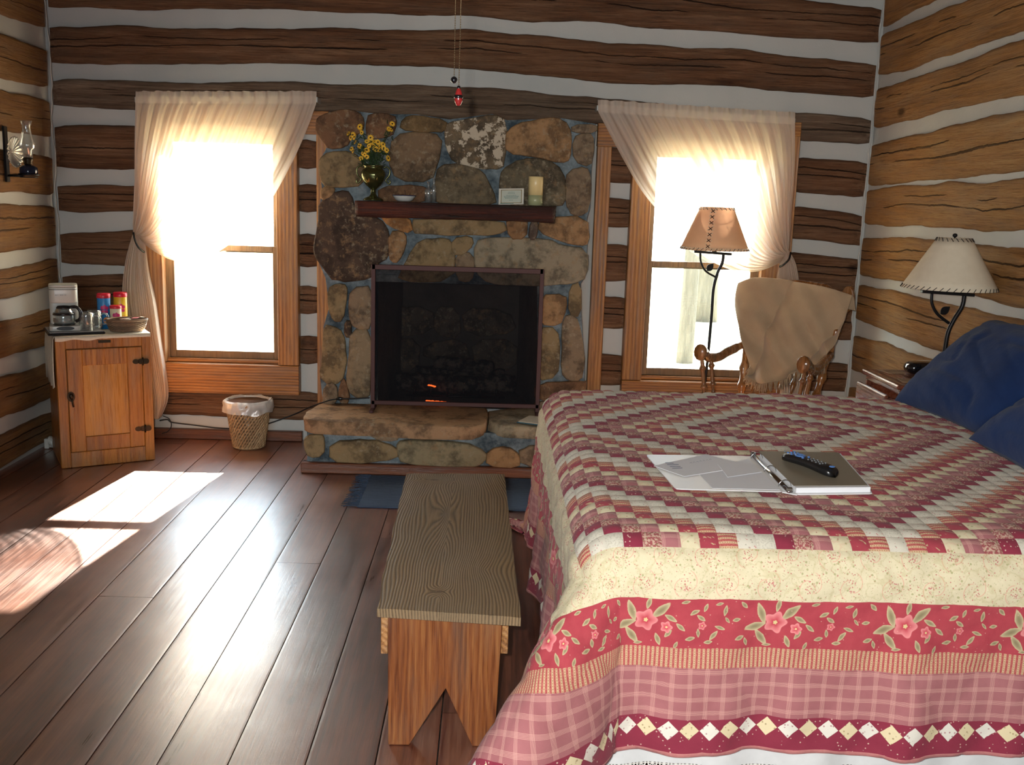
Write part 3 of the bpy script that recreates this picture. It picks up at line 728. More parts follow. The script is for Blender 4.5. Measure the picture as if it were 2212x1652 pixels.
mb = MB(); a = slab([z3(662, 890), z3(652, 903), z3(668, 909), z3(700, 911), z3(800, 914), z3(900, 919), z3(960, 922), (.0, YH - .07), (.02, 5.7), (0, 5.89), (-.9, 5.89), (-.99, 5.86), (-1.02, 5.68)], zt, .075, mb)
mb.col = [(.36, .22, .12, 1)] * a
b_ = slab([(.02, YH - .06), (.3, YH - .05), (xR + .03, YH - .05), (xR + .04, 5.89), (.01, 5.89)], zt, .07, mb); mb.col += [(.33, .27, .18, 1)] * b_
obj('hearth_slab', mb, m_stone, fire)
obj('base_board', MB().box((hx0, YH - .035, 0), (xR + .03, YH + .02, zb), bev=.004).box((hx0, YH, 0), (hx0 + .05, YC, zb), bev=.003), m_base, fire)
# mantel shelf: a split cedar half-log
m_mantel = wood('dark_cedar', (.012, .004, .003), (.050, .011, .007), (.16, .04, .02), 0, rough=.6, rings=16, crack=1, bump=.8)
yf = 5.63; mzt = P(980, 440, y=yf).z; xa, xb = P(758, 450, y=yf).x, P(1208, 455, y=yf).x
mb = MB(); n = 60; prof = [(YC - .01, 0), (yf + .02, 0), (yf, -.01), (yf + .004, -.04), (yf + .02, -.07), (yf + .05, -.088), (YC - .01, -.092)]
vs = []
for i in range(n + 1):
    t_ = i / n; x = xa + (xb - xa) * t_; cut = max(0, 1 - min(i, n - i) / 2.)
    for j, (yy, dz) in enumerate(prof):
        e = .007 * mn.noise(Vector((x * 4, j * 3, 1))) + .003 * mn.noise(Vector((x * 18, j * 5, 2)))
        front_ = 0 < j < 6
        vs.append((x + (.05 * (1 if i < n / 2 else -1) * ((-dz) / .09 + (.3 if j in (1, 2) else 0)) * (min(i, n - i) == 0)), yy + (e + .02 * cut if front_ else 0), mzt + dz + (e if dz < -.005 else 0)))
k = len(prof)
fs = [(i * k + j, i * k + (j + 1) % k, (i + 1) * k + (j + 1) % k, (i + 1) * k + j) for i in range(n) for j in range(k)] + [tuple(range(k))[::-1], tuple(n * k + j for j in range(k))]
mb.add(vs, fs)
shelf = obj('mantel_shelf', mb, m_mantel); tag(shelf, 'dark reddish rough wooden mantel shelf fixed across the stone chimney', 'shelf')
# fire screen
m_rust = simple('rusty_iron', (.075, .028, .026), .6, .3)
ps = lambda px, py: P(px, py, y=ysc)
ysc = 5.70
scr = thing('fire_screen', 'wide rectangular fire screen of dark mesh in a rust-brown frame standing on the hearth', 'fire screen', (P(980, 880, y=ysc).x, ysc, zt))
x0, x1 = ps(803, 700).x, ps(1170, 700).x; zA, zB = ps(805, 570).z, ps(1172, 582).z; zTop = (zA + zB) / 2; zLo = ps(980, 873).z
fr = MB().box((x0 - .004, ysc - .008, zt + .002), (x0 + .020, ysc + .012, zTop), bev=.002).box((x1 - .020, ysc - .008, zt + .002), (x1 + .004, ysc + .012, zTop), bev=.002)
fr.box((x0, ysc - .008, zTop - .028), (x1, ysc + .012, zTop), bev=.002).box((x0, ysc - .008, zLo - .012), (x1, ysc + .012, zLo + .012), bev=.002)
obj('frame', fr, m_rust, scr)
for xx in (x0 + .008, x1 - .008): obj('foot', MB().box((xx - .012, ysc - .09, zt + .001), (xx + .012, ysc + .10, zt + .016), bev=.003), m_rust, scr)
obj('mesh_panel', MB().grid(lambda u, v: (x0 + .012 + (x1 - x0 - .024) * u, ysc + .002 + .003 * mn.noise(Vector((u * 3, v * 3, 0))), zLo + (zTop - .02 - zLo) * v), 16, 12), m_mesh, scr)
# gas logs, grate and embers
m_char = mat('charred_log', lambda t: dict(color=t.mix(t.mapr(t.noise(t.co(), 22, 5), .45, .6), (.010, .009, .009), (.11, .09, .07)), rough=.9, bump=(t.noise(t.co(), 30, 5), .9, .02)))
m_ember = mat('glowing_ember', color=(.02, .005, .002), emis=(1, .12, .02), emis_s=3.2)
gx = P(985, 840, y=6.1).x
grate = thing('fire_grate', 'black iron grate under the charred logs in the fireplace', 'grate', (gx, 6.1, fz))
for k in range(6): obj('bar', MB().tube([(gx - .25 + k * .1, 5.98, fz + .10), (gx - .25 + k * .1, 5.99, fz + .05), (gx - .25 + k * .1, 6.27, fz + .05), (gx - .25 + k * .1, 6.30, fz + .11)], .007, 6), m_black, grate)
obj('rail', MB().tube([(gx - .30, 6.02, fz + .045), (gx + .30, 6.02, fz + .045)], .008, 6).tube([(gx - .30, 6.22, fz + .045), (gx + .30, 6.22, fz + .045)], .008, 6), m_black, grate)
for s1_ in (-1, 1):
    for yy in (6.02, 6.22): obj('leg', MB().tube([(gx + s1_ * .26, yy, fz), (gx + s1_ * .26, yy, fz + .045)], .008, 6), m_black, grate)
def rlog(a, b, r, lab, sd):
    a, b = Vector(a), Vector(b); pts = [a.lerp(b, i / 16) + Vector((0, 0, .006 * mn.noise(Vector((i * .4, sd, 0))))) for i in range(17)]
    mb = MB().tube(pts, lambda t_: r * (1 + .13 * mn.noise(Vector((t_ * 6, sd, 3)))), 14)
    mb.v = [v + Vector((0, .008 * mn.noise(v * 30), .010 * mn.noise(v * 22))) for v in mb.v]
    tag(obj('fire_log', mb, m_char), lab, 'log', None)
rlog((gx - .36, 6.10, fz + .115), (gx + .06, 6.05, fz + .11), .056, 'charred log lying to the left on the grate', 1)
rlog((gx - .02, 6.03, fz + .115), (gx + .36, 6.09, fz + .12), .055, 'charred log lying to the right on the grate, pale cut end', 2)
rlog((gx - .26, 6.23, fz + .13), (gx + .30, 6.24, fz + .12), .062, 'charred log at the back of the fireplace', 3)
rlog((gx - .13, 6.20, fz + .22), (gx + .22, 6.07, fz + .215), .045, 'dark charred log resting on top of the others', 4)
def ember(px, py, y, w, lab):
    p = P(px, py, y=y); mb = MB()
    for k in range(int(w / .011)):
        c = p + Vector((-w / 2 + k * .011, 0, .004 * mn.noise(Vector((k * .9, px, 0))) - .008 * k * .011 / w)); mb.ball(c, (.010, .012, .003 + .002 * random.random()), 8)
    tag(obj('ember', mb, m_ember), lab, 'ember')
ember(946, 866, 5.92, .13, 'long glowing orange ember at the bottom front of the fireplace')
ember(935, 832, 5.985, .045, 'small glowing orange ember higher up between the logs')
tag(obj('ash_bed', MB().grid(lambda u, v: (gx - .38 + .76 * u, 5.91 + .4 * v, fz + .006 + .026 * math.sin(math.pi * u) * math.sin(math.pi * v) + .008 * mn.noise(Vector((u * 9, v * 6, 0))) * math.sin(math.pi * u)), 40, 20), m_soot), 'dark heap of ash under the fire grate', 'ash', kind='stuff')
# ---------------------------------------------------------------- things on the mantel
mz = mzt + .004; ym = 5.73
def mp(px, py): return P(px, py, y=ym)
m_bronze = mat('green_glazed_bronze', lambda t: dict(color=t.mix(t.noise(t.co(), 16, 4), (.035, .045, .018), (.16, .15, .05)), rough=.16, metal=.75))
vx = mp(806, 430).x; vb = thing('vase', 'green-bronze footed urn vase with scrolled handles on the mantel', 'vase', (vx, ym, mz))
H_ = mp(806, 357).z - mz
prof = [(0, 0), (.055, 0), (.056, .03), (.045, .07), (.022, .12), (.013, .20), (.014, .26), (.012, .30), (.022, .35), (.043, .45), (.060, .58), (.067, .70), (.066, .80), (.058, .87), (.050, .91), (.052, .96), (.060, 1), (.056, 1.0), (.046, .93), (.052, .8), (.04, .5), (0, .42)]
vs = MB().lathe([(r, h * H_) for r, h in prof], (vx, ym, mz), 40)
for i, v in enumerate(vs.v):                                # lobed bowl
    dx, dy = v.x - vx, v.y - ym; r = math.hypot(dx, dy)
    if r > .03 and v.z - mz > H_ * .4:
        k = 1 + .035 * abs(math.sin(4 * math.atan2(dy, dx))); v.x = vx + dx * k; v.y = ym + dy * k
obj('body', vs, m_bronze, vb)
for s_ in (-1, 1):
    pts = [(.056, .93), (.075, .97), (.092, .88), (.088, .72), (.070, .60), (.078, .52), (.090, .48), (.094, .56), (.084, .60)]
    obj('handle', MB().tube(smooth_path([(vx + s_ * a, ym, mz + b * H_) for a, b in pts], 30), .0042, 8), m_bronze, vb)
m_petal = mat('yellow_petals', lambda t: dict(color=t.mix(t.isl(), (.85, .42, .02), (.90, .58, .06)), rough=.6))
m_cent = simple('brown_flower_centre', (.035, .012, .006), .8)
m_green = mat('dark_green_leaves', lambda t: dict(color=t.mix(t.isl(), (.012, .03, .010), (.04, .085, .025)), rough=.6))
bq = thing('flower_bouquet', 'bunch of yellow black-eyed daisies with dark leaves standing in the urn vase', 'bouquet', (vx, ym, mz + H_ * .8))
rd = random.Random(11); heads = []
for a in [(497, 170), (418, 215), (435, 245), (460, 240), (450, 225), (505, 190), (510, 210), (465, 275), (495, 300), (450, 335), (440, 320), (570, 245), (545, 270), (600, 270), (620, 275), (560, 300), (590, 300), (640, 305), (605, 320), (655, 290), (545, 330), (530, 360), (505, 385), (545, 375), (680, 330), (690, 385), (660, 315), (520, 350), (575, 275), (630, 330), (718, 150), (695, 185), (710, 190)]:
    heads.append(P(620 + a[0] * .3165, 220 + a[1] * .3165, y=ym - .02 + rd.uniform(-.05, .04)))
def flower(big=1.0):
    mb = MB(); r = .0145 * big
    for k in range(11):
        a = k / 11 * 6.283; c, s_ = math.cos(a), math.sin(a)
        V_ = lambda rr, w, z: Vector((rr * c - w * s_, rr * s_ + w * c, z))
        mb.add([V_(.003, -.0018, 0), V_(r * .6, -.0036, .002), V_(r, -.001, -.001), V_(r, .001, -.001), V_(r * .6, .0036, .002), V_(.003, .0018, 0)], [(0, 1, 2, 3, 4, 5)])
    mb.ball((0, 0, .0015), (.0045, .0045, .0035), 8, 1); return mb
fl0 = None
for i, h in enumerate(heads):
    if fl0 is None: fl0 = obj('flower', flower(1.15), [m_petal, m_cent], bq, local=True); o = fl0
    else: o = fl0.copy(); S.collection.objects.link(o); o.parent = bq
    dirv = Vector((h.x - vx + rd.uniform(-.05, .05), -.11 + rd.uniform(-.05, .05), .03 + rd.uniform(-.02, .05))).normalized()
    o.matrix_basis = bq.matrix_basis.inverted() @ (Matrix.Translation(h) @ dirv.to_track_quat('Z', 'Y').to_matrix().to_4x4() @ Matrix.Scale(rd.uniform(.8, 1.15), 4))
st = MB(); lf = MB()
neck = Vector((vx, ym, mz + H_ * .85))
for h in heads:
    st.tube(smooth_path([neck + Vector((rd.uniform(-.02, .02), rd.uniform(-.02, .02), 0)), neck.lerp(h, .5) + Vector((0, .01, .02)), h + Vector((0, .006, -.002))], 6), .0016, 5)
for k in range(330):
    h = rd.choice(heads); f_ = rd.random() ** .6; c = neck.lerp(h, f_ * .95) + Vector((rd.gauss(0, .014), rd.gauss(.004, .014), rd.gauss(-.004, .014)))
    a = Vector((rd.uniform(-1, 1), rd.uniform(-1, 1), rd.uniform(-.4, 1))).normalized() * rd.uniform(.010, .024); b = a.orthogonal().normalized() * rd.uniform(.002, .005)
    lf.add([c - a, c - b, c + a, c + b], [(0, 1, 2, 3)])
obj('stem', st, m_green, bq)['kind'] = 'stuff'; obj('leaves', lf, m_green, bq)['kind'] = 'stuff'
m_enamel = simple('white_enamel', (.62, .63, .60), .2); m_navy = simple('navy_rim', (.01, .02, .09), .3)
bx, b0 = mp(873, 430).x, mz; br = (mp(898, 430).x - mp(848, 430).x) / 2
bowl = thing('bowl', 'shallow white enamel bowl with navy rim holding a dark twist on the mantel', 'bowl', (bx, ym, mz))
obj('body', MB().lathe([(0, 0), (br * .55, 0), (br * .75, .008), (br, .030), (br * 1.0, .032), (br * .9, .028), (br * .7, .010), (0, .005)], (bx, ym, mz), 36), m_enamel, bowl)
obj('rim', MB().tube([(bx + br * math.cos(a), ym + br * math.sin(a), mz + .032) for a in np.linspace(0, 6.2832, 40)], .0022, 6, cap=False), m_navy, bowl)
def thin_glass(name, tint, dif):
    m = bpy.data.materials.new(name); m.use_nodes = True; nt = m.node_tree; t = T(nt); nt.nodes.remove(nt.nodes['Principled BSDF'])
    fr_ = t.n('ShaderNodeLayerWeight', {0: .35}, out=1)
    g = t.n('ShaderNodeMixShader', {0: dif, 1: t.n('ShaderNodeBsdfTransparent', {0: tint}), 2: t.n('ShaderNodeBsdfDiffuse', {0: (.75, .78, .78, 1)})})
    b = t.n('ShaderNodeMixShader', {0: t.mapr(fr_, 0, 1, .06, .75), 1: g, 2: t.n('ShaderNodeBsdfGlossy', {0: (1, 1, 1, 1), 1: .06})}); nt.links.new(b.k, nt.nodes['Material Output'].inputs[0]); return m
m_clear = thin_glass('clear_glass', (.95, .97, .97, 1), .06)
tag(obj('twig', MB().tube(smooth_path([(bx - .035, ym, mz + .018), (bx - .01, ym - .01, mz + .03), (bx + .012, ym, mz + .022)], 8), .009, 8).tube([(bx + .01, ym, mz + .02), (bx + .002, ym, mz + .062)], .0022, 6), simple('dried_twist', (.10, .06, .04), .8)), 'small brown dried twist lying in the enamel bowl', 'twig')
for px, top_, w, lab in ((925, 392, .5, 'short clear glass bottle on the mantel beside the bowl'), (937, 383, .42, 'tall slim clear glass bottle on the mantel, right of the shorter one')):
    c = P(px, 436, y=ym + (.0 if px > 930 else -.02)); h = P(px, top_, y=ym).z - mz; r = .021 if px < 930 else .014
    b = thing('glass_bottle', lab, 'bottle', (c.x, c.y, mz), 0, 'small bottles on the mantel')
    obj('glass_body', MB().lathe([(0, 0), (r, .002), (r, h * .55), (r * .85, h * .63), (.007, h * .70), (.006, h * .93), (.009, h * .95), (.009, h), (.0055, h), (.005, h * .7), (r * .7, h * .6), (r * .85, h * .54), (r * .85, .008), (0, .006)], (c.x, c.y, mz), 24), m_clear, b)
# card
m_card = simple('cream_card', (.70, .68, .58), .7); m_gold = simple('card_border', (.33, .28, .14), .5); m_teal = simple('teal_print', (.06, .22, .22), .6); m_sage = simple('sage_field', (.56, .60, .50), .7)
cw0, cw1 = P(1077, 441, y=ym - .03), P(1131, 442, y=ym - .03); hh = P(1078, 406, y=ym - .03).z - mz
card = thing('card', 'small printed card with gold and teal border leaning on the mantel left of the candle', 'card', ((cw0.x + cw1.x) / 2, ym - .03, mz))
cwid = cw1.x - cw0.x; cx_ = (cw0.x + cw1.x) / 2; lean = .18
def cpt(u, v, d): return Vector((cx_ + (u - .5) * cwid, ym - .03 + v * hh * lean - d, mz + v * hh * .985 + .001 + .006 * (u - .5)))
def crect(u0, v0, u1, v1, d0, d1): return MB().prism([cpt(u0, v0, d0), cpt(u1, v0, d0), cpt(u1, v1, d0), cpt(u0, v1, d0)], (0, -(d1 - d0), 0))
obj('sheet', crect(0, 0, 1, 1, 0, .002), m_card, card)
bd = MB()
for a in ((.08, .08, .92, .12), (.08, .88, .92, .92), (.08, .08, .11, .92), (.89, .08, .92, .92)):
    q_ = crect(*a, .0021, .0026); bd.add(q_.v, q_.f)
obj('border', bd, m_gold, card)
obj('corner_bar', crect(.05, .05, .6, .08, .0021, .0027), m_teal, card)
obj('print_field', crect(.12, .14, .88, .86, .0021, .0024), m_sage, card)
tx = MB()
for v, a, b in ((.76, .38, .62), (.68, .36, .64), (.56, .3, .7), (.50, .2, .8), (.44, .22, .78), (.38, .25, .75), (.26, .42, .58)):
    u = a
    while u < b:
        w = random.uniform(.02, .06); q_ = crect(u, v, min(b, u + w), v + .022, .0025, .0028); tx.add(q_.v, q_.f); u += w + .012
obj('text_lines', tx, m_teal, card)
# candle
m_wax = mat('cream_wax', color=(.78, .62, .30), rough=.35); m_waxb = simple('green_wax', (.42, .44, .24), .35)
cc = P(1156, 442, y=ym - .0); ch = P(1156, 382, y=ym).z - mz; cr = (P(1172, 400, y=ym).x - P(1140, 400, y=ym).x) / 2
cd = thing('candle', 'thick cream pillar candle on the right end of the mantel', 'candle', (cc.x, ym, mz))
obj('wax', MB().lathe([(0, .36 * ch), (cr, .36 * ch), (cr, ch), (cr * .96, ch + .002), (cr * .86, ch), (cr * .8, ch - .012), (0, ch - .014)], (cc.x, ym, mz), 36), m_wax, cd)
obj('wax_base', MB().lathe([(0, 0), (cr, 0), (cr, ch * .36), (0, ch * .36)], (cc.x, ym, mz), 36), m_waxb, cd, label='greenish lower third of the candle')
obj('wick', MB().tube([(cc.x, ym, mz + ch - .014), (cc.x + .001, ym, mz + ch)], .0012, 6), m_blackp, cd)
# ---------------------------------------------------------------- curtains
def path_at(pts, t):
    ds = [0]
    for a, b in zip(pts[:-1], pts[1:]): ds.append(ds[-1] + math.hypot(b[0] - a[0], b[1] - a[1]))
    x = t * ds[-1]
    for i in range(len(pts) - 1):
        if x <= ds[i + 1] + 1e-9:
            f = (x - ds[i]) / max(1e-9, ds[i + 1] - ds[i])
            p = [pts[max(0, min(len(pts) - 1, i + k))] for k in (-1, 0, 1, 2)]
            o = []
            for c in (0, 1):
                a, b, c_, d = [q[c] for q in p]
                o.append(.5 * (2 * b + (c_ - a) * f + (2 * a - 5 * b + 4 * c_ - d) * f * f + (3 * b - a - 3 * c_ + d) * f ** 3))
            return o
    return list(pts[-1])
YK = D - .135
def curtain(name, label, A, B, tA, tB, tie, sgn):
    NU, NV, NW = 150, 70, 40
    mb = MB(); mb.uv = []; mb.col = []
    rf_ = random.Random(5 if sgn > 0 else 9)
    def dep(u, t, amp):
        return amp * (math.sin(u * 6.283 * 13 + 1.7 * math.sin(u * 9)) + .6 * math.sin(u * 6.283 * 29 + 2 * u + sgn) + .25 * mn.noise(Vector((u * 30, t * 2, 0))))
    vs = []; rows = []
    # header ruffle above the rod, rod pocket, then the swept panel
    for j in range(-6, 1):
        for i in range(NU + 1):
            u = i / NU; a, b = A[0], B[0]; px = a[0] + (b[0] - a[0]) * u; py = a[1] + (b[1] - a[1]) * u
            h = j * 4.2 - (2.5 * mn.noise(Vector((u * 26, 1, sgn))) if j < -3 else 0); amp = .014 if j < -3 else (.004 if j > -3 else .008)
            p = P(px, py + h, y=YK); vs.append(p + Vector((0, dep(u, 0, amp), 0))); rows.append((u, j * .01)); mb.col.append((.8 if j > -4 else .35, 0, 0, 1))
    for j in range(1, NV + 1):
        t = j / NV
        for i in range(NU + 1):
            u = i / NU; a = path_at(A, t); b = path_at(B, t); w = u ** (1.0 + .15 * math.sin(t * 3))
            px = a[0] + (b[0] - a[0]) * w; py = a[1] + (b[1] - a[1]) * w
            g = math.sin(math.pi * min(1, t)) ; px += 1.6 * math.sin(u * 6.283 * 11 + t * 2) * g
            p = P(px, py, y=YK); amp = .010 + .012 * t
            vs.append(p + Vector((0, dep(u, t, amp * (1 if t < .9 else (1 - (t - .9) * 6))) + .03 * t * t, 0))); rows.append((u, t)); mb.col.append((0.55 if (u > .985 or u < .015) else 0, 0, 0, 1))
    for j in range(1, NW + 1):
        t = j / NW
        for i in range(NU + 1):
            u = i / NU; a = path_at(tA, t); b = path_at(tB, t); px = a[0] + (b[0] - a[0]) * u; py = a[1] + (b[1] - a[1]) * u
            p = P(px, py, y=YK); vs.append(p + Vector((0, dep(u, t, .006 + .022 * math.sin(min(1, t * 1.6) * 1.57)) + .03, 0))); rows.append((u, 1 + t * .5)); mb.col.append((.3, 0, 0, 1))
    n = 7 + NV + NW; k = NU + 1
    mb.add(vs, [(j * k + i, j * k + i + 1, (j + 1) * k + i + 1, (j + 1) * k + i) for j in range(n - 1) for i in range(NU)]); mb.uv = rows
    tag(obj(name, mb, m_curtain), label, 'curtain')
    pa, pb = P(A[0][0], A[0][1] - 9, y=YK), P(B[0][0], B[0][1] - 9, y=YK)
    rod = thing('curtain_rod', 'thin white rod under the gathered top of the %s window curtain' % ('left' if sgn > 0 else 'right'), 'curtain rod', pa.lerp(pb, .5))
    rr = MB().tube([pa + Vector((0, .022, 0)), pb + Vector((0, .022, 0))], .006, 10)
    obj('pole', rr, m_enamel, rod)
    for e in (pa, pb): obj('bracket', MB().box((e.x - .006, YK + .006, e.z - .02), (e.x + .006, D + .0, e.z + .01), bev=.002), m_enamel, rod)
    tp = [P(a, b, y=YK - c) for a, b, c in tie]
    tag(obj('curtain_tieback', MB().tube(smooth_path(tp, 20), .006, 8, sq=.6), m_black), 'dark curved tieback holding the %s window curtain to one side' % ('left' if sgn > 0 else 'right'), 'tieback')
curtain('curtain', 'sheer cream curtain on the left window, swept and tied to the left', [(292, 222), (289, 300), (286, 400), (284, 500)],
    [(683, 222), (668, 265), (640, 330), (603, 400), (570, 450), (520, 505), (460, 548), (400, 566), (368, 562), (335, 545), (310, 528)],
    [(284, 500), (268, 560), (261, 630), (270, 700), (290, 780), (312, 860), (333, 905)], [(310, 528), (318, 590), (332, 655), (344, 740), (353, 800), (358, 862), (342, 905)],
    [(288, 502, .015), (292, 520, .05), (300, 535, .05), (312, 545, .0)], 1)
curtain('curtain', 'sheer cream curtain on the right window behind the lamps, swept and tied to the right', [(1717, 268), (1716, 350), (1710, 450), (1706, 540)],
    [(1292, 240), (1318, 290), (1350, 350), (1385, 410), (1425, 460), (1470, 510), (1530, 560), (1590, 586), (1630, 588), (1660, 580), (1688, 568)],
    [(1706, 540), (1722, 570), (1732, 630), (1740, 700), (1735, 800), (1722, 868)], [(1688, 568), (1680, 610), (1676, 660), (1680, 740), (1684, 800), (1688, 868)],
    [(1708, 545, .01), (1704, 560, .05), (1692, 572, .05), (1684, 576, .0)], -1)
# ---------------------------------------------------------------- oak icebox in the left corner
m_oak = wood('golden_oak', (.14, .036, .006), (.37, .130, .018), (.54, .225, .042), 2, rough=.38, rw=.08, rings=22, bump=.15, knots=False, grain=110)
m_oakl = wood('golden_oak_panel', (.24, .075, .012), (.47, .195, .030), (.60, .29, .062), 2, rough=.36, rings=10, bump=.12, knots=False, grain=120)
A0 = P(133, 1012, z=0); A1 = P(335, 992, z=0); ang = math.atan2(A1.y - A0.y, A1.x - A0.x); wc = (A1 - A0).length; hc = .725; dc = .43
ib = thing('icebox', 'small golden oak icebox cabinet with one panelled door in the left corner', 'cabinet', A0, ang)
LB = lambda *a, **k: MB().box(*a, **k)
obj('body', LB((0, .012, 0), (wc, dc, hc), bev=.006), m_oak, ib, local=True)
f_ = .05
fr = MB().box((0, -.006, 0), (f_, .014, hc), bev=.003).box((wc - f_, -.006, 0), (wc, .014, hc), bev=.003).box((f_, -.006, hc - .065), (wc - f_, .014, hc), bev=.003).box((f_, -.006, 0), (wc - f_, .014, .085), bev=.003)
obj('face_frame', fr, m_oak, ib, local=True)
dr = MB(); dx0, dx1, dz0, dz1 = f_ + .003, wc - f_ - .003, .088, hc - .068; st_ = .078
dr.box((dx0, -.012, dz0), (dx0 + st_, .012, dz1), bev=.003).box((dx1 - st_, -.012, dz0), (dx1, .012, dz1), bev=.003).box((dx0 + st_, -.012, dz0), (dx1 - st_, .012, dz0 + .082), bev=.003).box((dx0 + st_, -.012, dz1 - .09), (dx1 - st_, .012, dz1), bev=.003)
door = obj('door', dr, m_oak, ib, local=True)
obj('door_panel', LB((dx0 + st_ - .002, -.004, dz0 + .08), (dx1 - st_ + .002, .008, dz1 - .088), bev=.003), m_oakl, door, local=True, label='lighter sunken door panel')
m_brass = simple('dark_brass', (.045, .032, .018), .4, .8)
for hz in (.19, .575):
    hg = MB().prism([(wc - f_ + .004 + .030 * math.cos(a) * (1 if math.cos(a) > 0 else 1), -.014, hz + .020 * math.sin(a) * (1 + .25 * math.cos(2 * a))) for a in np.linspace(0, 6.283, 25)[:-1]], (0, -.004, 0)).prism([(wc - f_ - .036 + .018 * math.cos(a), -.014, hz + .013 * math.sin(a)) for a in np.linspace(0, 6.283, 17)[:-1]], (0, -.004, 0)).tube([(wc - f_, -.020, hz - .022), (wc - f_, -.020, hz + .022)], .0045, 8)
    obj('hinge', hg, m_brass, ib, local=True)
lt = MB().prism([(dx0 + .012 + .020 * math.cos(a), -.013, .40 + .027 * math.sin(a)) for a in np.linspace(0, 6.283, 25)[:-1]], (0, -.006, 0)).ball((dx0 + .012, -.026, .405), (.012, .010, .016), 12).tube([(dx0 + .012, -.024, .40), (dx0 + .016, -.030, .375), (dx0 + .020, -.028, .345)], .005, 8)
obj('latch', lt, m_brass, ib, local=True)
obj('nameplate', LB((wc * .44, -.008, hc - .038), (wc * .57, -.005, hc - .022), bev=.001), m_brass, ib, local=True)
Mi = ib.matrix_basis
def ibp(x, y, z=0): return Mi @ Vector((x, y, hc + z))
m_cloth = mat('cream_runner_cloth', lambda t: dict(color=t.mix(t.noise(t.co(), 60, 4), (.50, .45, .34), (.70, .65, .52)), rough=.95, bump=(t.noise(t.co(), 160, 2), .4, .002)))
mb = MB()
def run(u, v):
    x = -.045 + u * (wc + .05); y = -.008 + v * (dc - .03); z = .004
    if x < -.004: z = .004 - min(1, (-.004 - x) / .03) * 0; 
    return Mi @ Vector((x, y + .006 * mn.noise(Vector((u * 4, v, 1))) * (v < .02), hc + z))
# top part, then a drop over the left side and a scalloped lip at the front
prof = [(-.012, -.27), (-.013, -.18), (-.011, -.08), (-.008, -.01), (0, .004), (.05, .005), (wc * .5, .005), (wc - .003, .005)]
NX = 7; NYv = 26; vs = []
for j in range(NYv + 1):
    v = j / NYv
    for i, (x, z) in enumerate(prof):
        zz = z - (.015 * abs(math.sin(v * 14)) if i == 0 else 0); yy = .002 + v * (dc - .02)
        vs.append(Mi @ Vector((x - (.006 * math.sin(v * 22) * (i < 3)), yy, hc + zz)))
k = len(prof); mb.add(vs, [(j * k + i, j * k + i + 1, (j + 1) * k + i + 1, (j + 1) * k + i) for j in range(NYv) for i in range(k - 1)])
vs = []; nn_ = 40
for i in range(nn_ + 1):
    u = i / nn_; d_ = .010 + .009 * math.sin(u * 11 + 1) ** 2 * (u < .55) + .003
    for yy, zz in ((.004, .0055), (-.009, .004), (-.012, -d_)): vs.append(Mi @ Vector((u * (wc - .003), yy, hc + zz)))
mb.add(vs, [(i * 3 + a, i * 3 + a + 1, i * 3 + a + 4, i * 3 + a + 3) for i in range(nn_) for a in (0, 1)])
tag(obj('table_runner', mb, m_cloth, solid=.002), 'cream cloth runner covering the oak icebox and hanging down its left side', 'cloth')
zt_ = hc + .0065
# tray + coffee maker
m_white = simple('white_plastic', (.55, .55, .50), .3); m_greyp = simple('grey_plastic', (.30, .30, .29), .4)
tr = thing('tray', 'white tray with black rim under the coffee maker', 'tray', ibp(-.01, .12, .007), ang)
obj('tray_base', LB((-.02, -.10, 0), (.27, .16, .012), bev=.005), m_blackp, tr, local=True)
obj('tray_top', LB((-.012, -.092, .012), (.262, .152, .018), bev=.003), m_greyp, tr, local=True)
zz0 = .0255
cm = thing('coffee_maker', 'small white drip coffee maker with glass pot on the tray', 'coffee maker', ibp(.065, .13, zz0), ang - R(6))
def rbox(x0, x1, y0, y1, z0, z1, r=.02, n=5):
    pts = []
    for cx_, cy_, a0 in ((x1 - r, y1 - r, 0), (x0 + r, y1 - r, 90), (x0 + r, y0 + r, 180), (x1 - r, y0 + r, 270)):
        for i in range(n + 1): a = R(a0 + 90 * i / n); pts.append((cx_ + r * math.cos(a), cy_ + r * math.sin(a), z0))
    return MB().prism(pts, (0, 0, z1 - z0), smooth=True)
obj('base', rbox(-.075, .085, -.075, .10, 0, .028), m_white, cm, local=True, bevel=.004)
obj('tower', rbox(-.070, .075, .030, .10, .028, .235), m_white, cm, local=True, bevel=.004)
obj('brew_head', rbox(-.068, .072, -.050, .10, .150, .235, .03), m_white, cm, local=True, bevel=.005)
obj('lid', rbox(-.070, .074, -.052, .10, .2355, .247, .03), m_white, cm, local=True, bevel=.004)
obj('seam', rbox(-.0686, .0726, -.0506, .09, .222, .2245, .03), m_blackp, cm, local=True)
obj('hot_plate', MB().lathe([(0, .028), (.056, .028), (.056, .033), (0, .033)], (0, -.012, 0), 28), m_blackp, cm, local=True)
obj('switch_panel', MB().prism([(.005 + .045 * math.cos(a), -.0755, .015 + .011 * math.sin(a)) for a in np.linspace(0, 6.283, 25)[:-1]], (0, -.002, 0)), m_blackp, cm, local=True)
ltx = MB()
for i, w_ in enumerate((.008, .004, .010, .006, .009)): ltx.box((-.038 + i * .0115, -.0508, .192), (-.038 + i * .0115 + w_, -.052, .1965))
obj('lettering', ltx, m_greyp, cm, local=True)
m_tint = thin_glass('smoky_glass', (.78, .82, .82, 1), .08)
pot = obj('glass_pot', MB().lathe([(0, .034), (.050, .035), (.056, .05), (.054, .085), (.040, .115), (.036, .12), (.034, .12), (.038, .113), (.052, .085), (.053, .05), (.048, .038), (0, .037)], (0, -.012, 0), 32), m_tint, cm, local=True)
obj('pot_band', MB().lathe([(.054, .083), (.0565, .083), (.056, .092), (.050, .096)], (0, -.012, 0), 32), m_blackp, pot, local=True)
